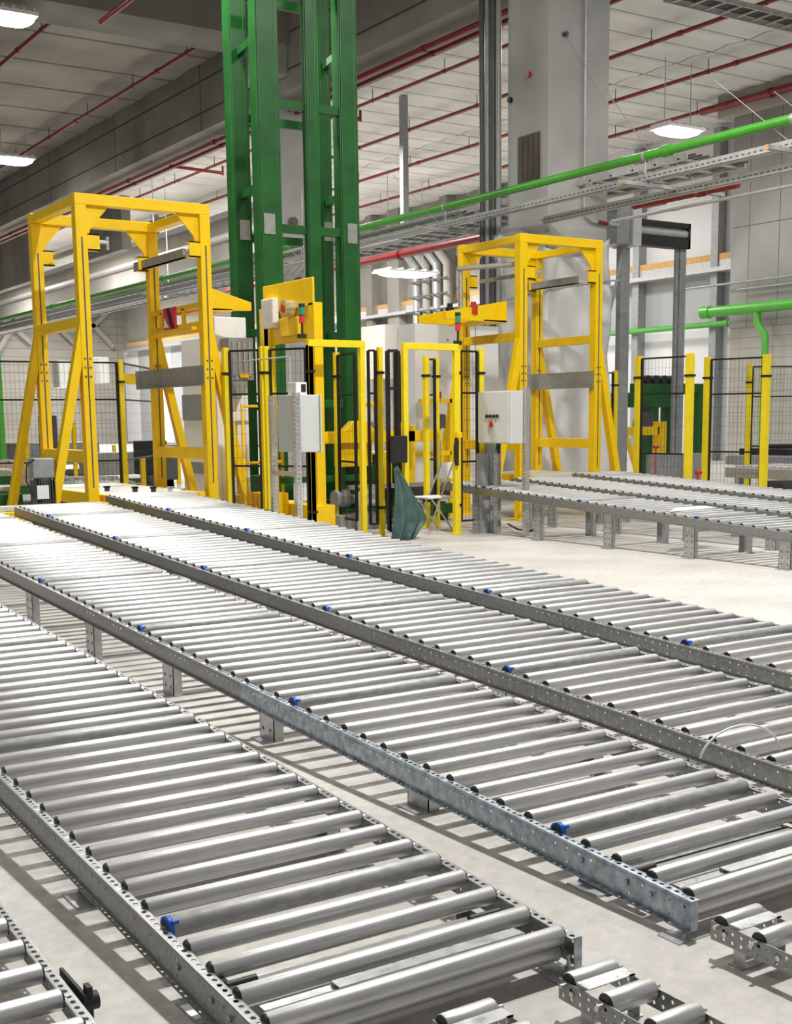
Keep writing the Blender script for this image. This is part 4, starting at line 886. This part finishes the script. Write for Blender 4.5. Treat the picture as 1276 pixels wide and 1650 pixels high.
# machine frames low behind the gates
g = thing('green_chain_conveyor', 'low green framed chain conveyor behind the gates', 'conveyor', (9.6, 15.6, 0))
part('frame', M['green'], g, lambda m: (m.box((7.6, 14.55, 0.10), (10.4, 14.65, 0.24)), m.box((7.6, 14.50, 0.62), (8.9, 14.56, 0.70)), m.box((8.1, 14.5, 0.0), (8.2, 14.6, 0.62)), m.box((8.7, 14.6, 0), (8.8, 14.7, 0.12)), m.box((10.2, 14.6, 0), (10.3, 14.7, 0.12)), m.box((9.35, 14.5, 0.0), (9.5, 14.6, 0.85))), bevel=0.005)
part('chain_bed', M['darkgrey'], g, lambda m: (m.box((8.6, 14.68, 0.3), (10.4, 14.80, 0.5)),), bevel=0.01)
part('skid', M['tray'], g, lambda m: m.box((8.6, 14.5, 0.5), (10.4, 14.58, 0.56)))
g = thing('yellow_transfer_car', 'yellow transfer car body low behind the inner gate', 'transfer car', (9.9, 16.0, 0))
part('body', M['yellow'], g, lambda m: (m.box((9.3, 15.9, 0.3), (10.6, 16.5, 0.95)), m.box((9.5, 15.85, 0.95), (9.6, 15.95, 1.9)), m.box((9.3, 15.85, 1.62), (9.9, 15.95, 1.68))), bevel=0.01)
part('drawer', M['steelgrey'], g, lambda m: m.box((9.62, 15.84, 1.15), (9.85, 15.95, 1.4)), bevel=0.005)
g = thing('yellow_base_frame', 'yellow base frame behind lane beside the left gantry', 'frame', (6.9, 14.4, 0))
part('beam', M['yellow'], g, lambda m: (m.box((6.95, 13.75, 0.1), (7.28, 14.2, 0.55)), m.box((6.95, 14.2, 0.1), (7.1, 14.6, 0.5))), bevel=0.008)
part('board', M['guard'], g, lambda m: m.box((6.95, 15.2, 0.55), (7.4, 15.25, 1.25)))

# yellow framed transfer beds at the far ends of the lanes
for (x0, y0, y1, lb) in ((4.96, 13.62, 16.6, 'under the left gantry'), (3.55, 12.98, 13.25, 'closing the lane ends before the left gantry'), (11.24, 13.85, 15.2, 'under the right gantry')):
    g = thing('transfer_bed', 'yellow edged white transfer bed %s' % lb, 'transfer bed', (x0, y0, 0), 'yellow edged transfer beds')
    L = 1.15 if y1 - y0 > 0.5 else 1.3
    if 'closing' in lb: x0 -= 2.6; L = 3.75
    zz = zt(y0)
    part('edge_beam', M['yellow'], g, lambda m: (m.box((x0, y0, zz - 0.16), (x0 + 0.08, y1, zz - 0.01)), m.box((x0 + L - 0.08, y0, zz - 0.16), (x0 + L, y1, zz - 0.01)), m.box((x0, y0, zz - 0.16), (x0 + L, y0 + 0.05, zz - 0.06))), bevel=0.005)
    part('bed_plate', M['cabinet'], g, lambda m: m.box((x0 + 0.08, y0 + 0.05, zz - 0.05), (x0 + L - 0.08, y1, zz - 0.01)))
    part('leg', M['plate'], g, lambda m: (m.box((x0 + 0.1, y0 + 0.06, 0), (x0 + 0.2, y0 + 0.14, zz - 0.16)), m.box((x0 + L - 0.2, y1 - 0.15, 0), (x0 + L - 0.1, y1 - 0.07, zz - 0.16))))
# small black end-stops on the bed near the left gantry
for i, (x, y) in enumerate(((5.25, 14.6), (5.45, 14.2), (5.6, 14.0), (5.75, 13.85))):
    tag(part('bed_stop', M['rubber' if i < 3 else 'bracket'], None, lambda m: (m.box((x, y, zt(13.62) - 0.01), (x + 0.05, y + 0.05, zt(13.62) + 0.05)), m.box((x - 0.02, y, zt(13.62) + 0.03), (x + 0.06, y + 0.03, zt(13.62) + 0.055))), bevel=0.004), 'small dark stop, %s of the four on the left transfer bed' % ('furthest', 'second furthest', 'second closest', 'pale closest')[i], 'stop', 'stops on the transfer bed')

# grey machine on legs in front of the left gantry
g = thing('gear_motor', 'grey gear motor with terminal box at the foot of left gantry', 'motor', (4.45, 14.05, 0))
P0 = Vector((4.275, 14.000, 0.955))
part('terminal_box', M['steelgrey'], g, lambda m: m.box((P0.x - 0.10, 13.9, 0.83), (P0.x + 0.14, 14.1, 1.05)), bevel=0.01)
part('motor_barrel', M['darkgrey'], g, lambda m: (m.tube([(P0.x + 0.03, 14.0, 0.0), (P0.x + 0.03, 14.0, 0.83)], 0.10, 14), [m.box((P0.x - 0.08 + 0.03*k, 13.89, 0.3), (P0.x - 0.07 + 0.03*k, 14.11, 0.8)) for k in range(8)]))
part('nameplate_card', M['white'], g, lambda m: m.box((P0.x - 0.07, 13.885, 0.60), (P0.x + 0.06, 13.89, 0.75)))
part('cable', M['rubber'], g, lambda m: m.tube([(P0.x - 0.08, 13.9, 1.04), (P0.x - 0.17, 13.9, 0.98), (P0.x - 0.18, 13.9, 0.8), (P0.x - 0.1, 13.9, 0.62)], 0.01, 6))
# green side machine and pale conveyors at the far left
g = thing('green_side_conveyor', 'green framed conveyor behind the left gantry legs', 'conveyor', (4.0, 16.0, 0))
part('frame', M['green'], g, lambda m: (m.box((0.5, 15.8, 0.36), (4.6, 15.9, 0.56)), m.box((0.5, 16.8, 0.55), (4.8, 16.9, 0.75)), m.box((3.8, 15.9, 0.0), (3.95, 16.05, 0.6)), m.box((2.4, 15.9, 0.0), (2.55, 16.05, 0.6))), bevel=0.006)
part('deck', M['tray'], g, lambda m: (m.box((0.5, 15.9, 0.60), (4.6, 16.4, 0.65)), m.box((0.5, 16.9, 0.78), (4.8, 17.4, 0.83))), bevel=0.005)
g = thing('green_floor_pipe', 'slender green standpipe at the left picture edge', 'pipe', (7.0, 26, 0))
P1 = Vector((7.212, 26.000, 1.207))
part('pipe', M['green_pipe'], g, lambda m: m.tube([(P1.x, 26, 0), (P1.x, 26, 2.9)], 0.07, 8))
part('flange', M['green_pipe'], g, lambda m: m.tube([(P1.x, 26, 0), (P1.x, 26, 0.06)], 0.12, 8))
def pallet(x, y, z, i):
    g = thing('wooden_pallet', 'wooden pallet at left picture edge, %s of the stack' % ('bottom', 'middle', 'top')[i], 'pallet', (x, y, z), 'stacked wooden pallets')
    part('deck', M['wood'], g, lambda m: [m.box((x + k * 0.17, y, z + 0.115), (x + k * 0.17 + 0.12, y + 1.2, z + 0.14)) for k in range(6)])
    part('bearer', M['wood'], g, lambda m: [m.box((x, y + k * 0.53, z), (x + 0.97, y + k * 0.53 + 0.1, z + 0.115)) for k in range(3)])
P2 = Vector((6.038, 22.000, 0.692))
for i in range(3): pallet(P2.x - 0.5, 22, 0.35 + i * 0.145, i)
tag(part('pallet_table', M['green'], None, lambda m: (m.box((P2.x - 0.6, 21.9, 0.2), (P2.x + 2.2, 23.3, 0.345)), m.box((P2.x - 0.5, 22, 0), (P2.x - 0.4, 22.1, 0.2)), m.box((P2.x + 2.0, 22, 0), (P2.x + 2.1, 22.1, 0.2)))), 'green low table carrying the stacked wooden pallets', 'table')

# distant machinery between the fences on the left
def machine(x, y, w, h, d, mt, label, extra=0):
    g = thing('distant_machine', label, 'machine', (x, y, 0), 'distant machines')
    part('body', M[mt], g, lambda m: m.box((x, y, h * 0.35), (x + w, y + d, h)), bevel=0.02)
    part('base', M['darkgrey'], g, lambda m: (m.box((x - 0.1, y - 0.05, 0), (x + w + 0.1, y + d, h * 0.18)), m.box((x + 0.1, y, h*0.18), (x + 0.2, y + 0.2, h*0.35)), m.box((x + w - 0.2, y, h*0.18), (x + w - 0.1, y + 0.2, h*0.35))))
    part('roller_bed', M['tray'], g, lambda m: [m.tube([(x - 0.6 - 0.18 * k, y, h*0.3), (x - 0.6 - 0.18 * k, y + d, h*0.3)], 0.06, 8) for k in range(6)])
    part('yellow_guard', M['yellow'], g, lambda m: (m.box((x - 0.5, y - 0.2, 0), (x - 0.42, y - 0.12, h * 0.8)),))
    part('yellow_guard', M['yellow'], g, lambda m: (m.box((x + w + 0.3, y - 0.2, 0), (x + w + 0.38, y - 0.12, h * 0.9)),))
Pm = Vector((9.461, 24.000, 0.872)); machine(Pm.x, 24, 0.5, 1.05, 0.6, 'rubber', 'black box machine seen inside the left gantry')
Pm = Vector((9.034, 22.000, 0.854)); machine(Pm.x, 22, 0.3, 1.0, 0.5, 'darkgrey', 'dark machine left of the banded cabinet')
Pm = Vector((9.307, 30.000, 1.154)); machine(Pm.x, 30, 0.35, 1.6, 0.4, 'darkgrey', 'dark robot like machine between left gantry legs')
Pm = Vector((9.454, 27.000, 0.690)); machine(Pm.x, 27, 1.6, 0.75, 1.0, 'guard', 'low grey machine behind the far left fence')
Pm = Vector((9.554, 33.000, 0.573)); machine(Pm.x, 33, 2.2, 0.9, 1.2, 'steelgrey', 'low grey machine near the wooden pallets')
# yellow horizontal guard rail far behind
for (xa, ya, xb, z, lb) in (((14.000, 36.405, 2.841)[0], (14.000, 36.405, 2.841)[1], 16.6, 2.9, 'behind the guard plate'),):
    tag(part('guard_rail', M['yellow'], None, lambda m: (m.box((xa - 0.4, ya, 2.55), (xa + 2.0, ya + 0.15, 2.85)), m.box((xa + 1.9, ya, 0), (xa + 2.05, ya + 0.15, 2.85)))), 'distant yellow guard rail %s' % lb, 'rail')
# boxes on the far wall left
for i, (px, w2) in enumerate(((0, 1), (1, 1))):
    q = ((17.000, 52.267, 3.365), (19.000, 53.116, 3.597))[i]
    tag(part('wall_box', M['cabinet'], None, lambda m: (m.box((q[0], q[1], q[2] - 0.5), (q[0] + 0.5, q[1] + 0.9, q[2] + 0.6)),), bevel=0.02), 'pale box unit hung %s the left gantry front post' % ('left of', 'right of')[i], 'box', 'pale box units')

# ------------------------------------------------------------------ roller door frame
g = thing('roller_door', 'grey free-standing roller door frame right of the wrapped pillar', 'door frame', (16.9, 17.5, 0))
DY = 17.5; DX0, DX1 = (16.247, 17.500, 3.372)[0], (17.928, 17.500, 3.434)[0]; HA, HB, HC = (15.912, 17.250, 4.756)[0], (16.259, 17.250, 4.780)[0], (16.473, 17.250, 4.795)[0]
part('column', M['steelgrey'], g, lambda m: (m.box((DX0, DY, 0), (DX0 + 0.17, DY + 0.12, 4.65)), m.box((DX0 + 0.17, DY + 0.03, 0), (DX0 + 0.26, DY + 0.09, 4.65))), bevel=0.006)
part('column', M['steelgrey'], g, lambda m: (m.box((DX1 - 0.16, DY, 0), (DX1, DY + 0.12, 4.65)), m.box((DX1 - 0.24, DY + 0.03, 0), (DX1 - 0.16, DY + 0.09, 4.65))), bevel=0.006)
part('motor_head', M['steelgrey'], g, lambda m: m.box((HA, DY - 0.25, 4.52), (HB, DY + 0.25, 5.20)), bevel=0.01)
part('head_cover', M['cabinet'], g, lambda m: m.box((HB, DY - 0.3, 4.50), (HC, DY + 0.25, 5.24)), bevel=0.01)
part('drum', M['rubber'], g, lambda m: (m.box((HC, DY - 0.1, 4.56), (DX1, DY + 0.12, 4.74)), m.box((HC, DY - 0.1, 4.93), (DX1, DY + 0.12, 5.02)), m.box((DX1 - 0.05, DY - 0.1, 4.56), (DX1, DY + 0.12, 5.02))))
part('rolled_curtain', M['tray'], g, lambda m: m.tube([(HC, DY, 4.83), (DX1 - 0.05, DY, 4.83)], 0.09, 16))
part('stay_tube', M['steelgrey'], g, lambda m: m.tube([(DX0 + 0.0, DY - 0.1, 4.5), (DX0 - 0.68, DY + 0.1, 1.6)], 0.03, 8))
# machines behind the right fences
g = thing('green_press_frame', 'green steel machine frame behind the right fences', 'machine', (18, 19, 0))
Yp = 19.5
def gx(px): return PXG[px]
PXG = {1013: (18.386, 19.500, 1.702)[0], 1030: (18.687, 19.500, 1.701)[0], 1046: (18.973, 19.500, 1.701)[0], 1062: (19.262, 19.500, 1.700)[0], 1080: (19.592, 19.500, 1.699)[0], 1097: (19.908, 19.500, 1.698)[0], 1125: (20.437, 19.500, 1.697)[0], 1140: (20.725, 19.500, 1.696)[0]}
part('column', M['green'], g, lambda m: m.box((gx(1046), Yp, 0), (gx(1062), Yp + 0.3, 1.8)), bevel=0.01)
part('column', M['green'], g, lambda m: m.box((gx(1125), Yp, 0), (gx(1140), Yp + 0.3, 2.0)), bevel=0.01)
part('column', M['green'], g, lambda m: m.box((gx(1080), Yp, 0.0), (gx(1097), Yp + 0.3, 1.7)), bevel=0.01)
part('head_beam', M['green'], g, lambda m: (m.box((gx(1013) - 0.3, Yp - 0.05, 1.62), (gx(1080), Yp + 0.35, 1.92)), m.box((gx(1030), Yp - 0.02, 1.92), (gx(1140), Yp + 0.3, 2.12))), bevel=0.01)
part('roller_head', M['rubber'], g, lambda m: [m.tube([(gx(1030) + 0.2 + k * 0.24, Yp - 0.05, 2.2), (gx(1030) + 0.2 + k * 0.24, Yp + 0.3, 2.2)], 0.09, 10) for k in range(5)])
part('fan', M['darkgrey'], g, lambda m: m.tube([(gx(1030) + 0.1, Yp - 0.1, 1.25), (gx(1030) + 0.1, Yp, 1.25)], 0.28, 16))
g = thing('yellow_boom', 'yellow horizontal boom with strut in front of the green machine frame', 'boom', (17.3, 18.8, 0))
part('boom', M['yellow'], g, lambda m: m.box((16.6, 18.8, 1.05), (18.6, 18.95, 1.22)), bevel=0.006)
part('post', M['yellow'], g, lambda m: m.box((18.55, 18.8, 0.0), (18.8, 18.95, 1.32)), bevel=0.006)
part('strut', M['yellow'], g, lambda m: m.bar((17.7, 18.87, 1.1), (18.1, 18.87, 0.2), 0.08, 0.08))
tag(part('low_grey_panel', M['steelgrey'], None, lambda m: (m.box((16.0, 16.4, 0), (17.5, 16.5, 0.75)), [m.box((16.1 + k * 0.32, 16.39, 0.05), (16.12 + k * 0.32, 16.4, 0.7)) for k in range(5)])), 'low grey ribbed panel behind the slim fence posts', 'panel')
for i, (x, y, z, lb) in enumerate(((15.35, 15.6, 0.92, 'hook on the low grey panel'), (13.55, 12.9, 0.62, 'cap between the right fence posts'))):
    tag(part('red_marker', M['red'], None, lambda m: (m.tube([(x, y, z - 0.5 if i == 0 else 0.0), (x, y, z)], 0.012, 6), m.tube([(x - 0.04, y, z), (x + 0.05, y, z)], 0.035, 8))), 'small red %s' % lb, 'marker')
tag(part('white_sign_board', M['white'], None, lambda m: m.box((21.3, 20.2, 1.35), (21.36, 20.75, 2.1))), 'small white board on the steel column behind the right fence', 'board')
g = thing('background_conveyor', 'pale roller conveyor behind the right fence near shuttered wall', 'conveyor', (15, 12, 0))
z5 = 0.62
part('frame', M['plate'], g, lambda m: (m.box((15.2, 9.0, z5 - 0.16), (15.28, 13.9, z5)), m.box((16.4, 9.0, z5 - 0.16), (16.48, 13.9, z5)), m.box((15.28, 9.0, z5 - 0.3), (16.4, 9.1, z5 - 0.2))), bevel=0.004)
RB = part('roller', M['roller'], g, lambda m: m.tube([(-0.54, 0, 0), (0.54, 0, 0)], 0.03, 10), loc=None)
RB.location = Vector((15.84, 9.1, z5 + 0.005)) - Vector(g.location); RB.data.transform(Matrix.Translation(Vector(g.location)))
for k in range(1, 32):
    o = RB.copy(); C.objects.link(o); o.parent = g; o.location = RB.location + Vector((0, 0.15 * k, 0))
for x in (15.2, 16.38):
    for y in (9.3, 11, 12.2, 13.6): part('leg', M['plate'], g, lambda m: m.box((x, y, 0), (x + 0.1, y + 0.1, z5 - 0.16)))
for y in (10, 11.6, 13.0): part('drive', M['darkgrey'], g, lambda m: m.box((15.5, y, 0.2), (16.1, y + 0.3, 0.42)))
g = thing('background_conveyor', 'second pale conveyor along the foot of the shuttered wall', 'conveyor', (19, 14, 0))
part('frame', M['plate'], g, lambda m: (m.box((18.6, 10, 0.5), (18.7, 17, 0.66)), m.box((20.0, 10, 0.5), (20.1, 17, 0.66))), bevel=0.004)
part('deck', M['cabinet'], g, lambda m: m.box((18.7, 10, 0.6), (20.0, 17, 0.68)))
for x in (18.6, 20.0):
    for y in (10.5, 13, 14.8, 16.6): part('leg', M['plate'], g, lambda m: m.box((x, y, 0), (x + 0.1, y + 0.1, 0.5)))
tag(part('blue_beam', M['blue'], None, lambda m: m.box((21.6, 14.5, 0.0), (21.7, 17.8, 1.05))), 'long low blue board standing before shuttered wall', 'board')
tag(part('black_motor_pack', M['rubber'], None, lambda m: (m.box((18.75, 15.6, 0.68), (19.6, 16.8, 0.80)), m.box((19.0, 16.0, 0.80), (19.4, 16.3, 0.88))), bevel=0.01), 'flat black motor pack on the conveyor by the wall', 'motor')
# under the raised lanes: cable bundle on the floor side
tag(part('coiled_cable', M['rubber'], None, lambda m: [m.tube([(9.62 + 0.07 * math.cos(a/10*2*PI), 7.62 + k * 0.05, 0.20 + 0.07 * math.sin(a/10*2*PI)) for a in range(11)], 0.012, 6) for k in range(3)]), 'black coiled cable under the nearest raised lane', 'cable')

# ------------------------------------------------------------------ world and view
w = bpy.data.worlds.new('world'); bpy.context.scene.world = w; w.use_nodes = True
bg = w.node_tree.nodes['Background']; bg.inputs[0].default_value = (0.96, 0.98, 1.0, 1); bg.inputs[1].default_value = 0.28
s = bpy.context.scene
s.view_settings.view_transform = 'Standard'; s.view_settings.look = 'None'; s.view_settings.gamma = 1; s.view_settings.exposure = 0.12
s.view_settings.use_curve_mapping = False
s.cycles.max_bounces = 6; s.cycles.diffuse_bounces = 4; s.cycles.glossy_bounces = 3; s.cycles.transparent_max_bounces = 4
s.cycles.sample_clamp_indirect = 6
for o in bpy.data.objects:
    if '_w' in o.keys(): del o['_w']
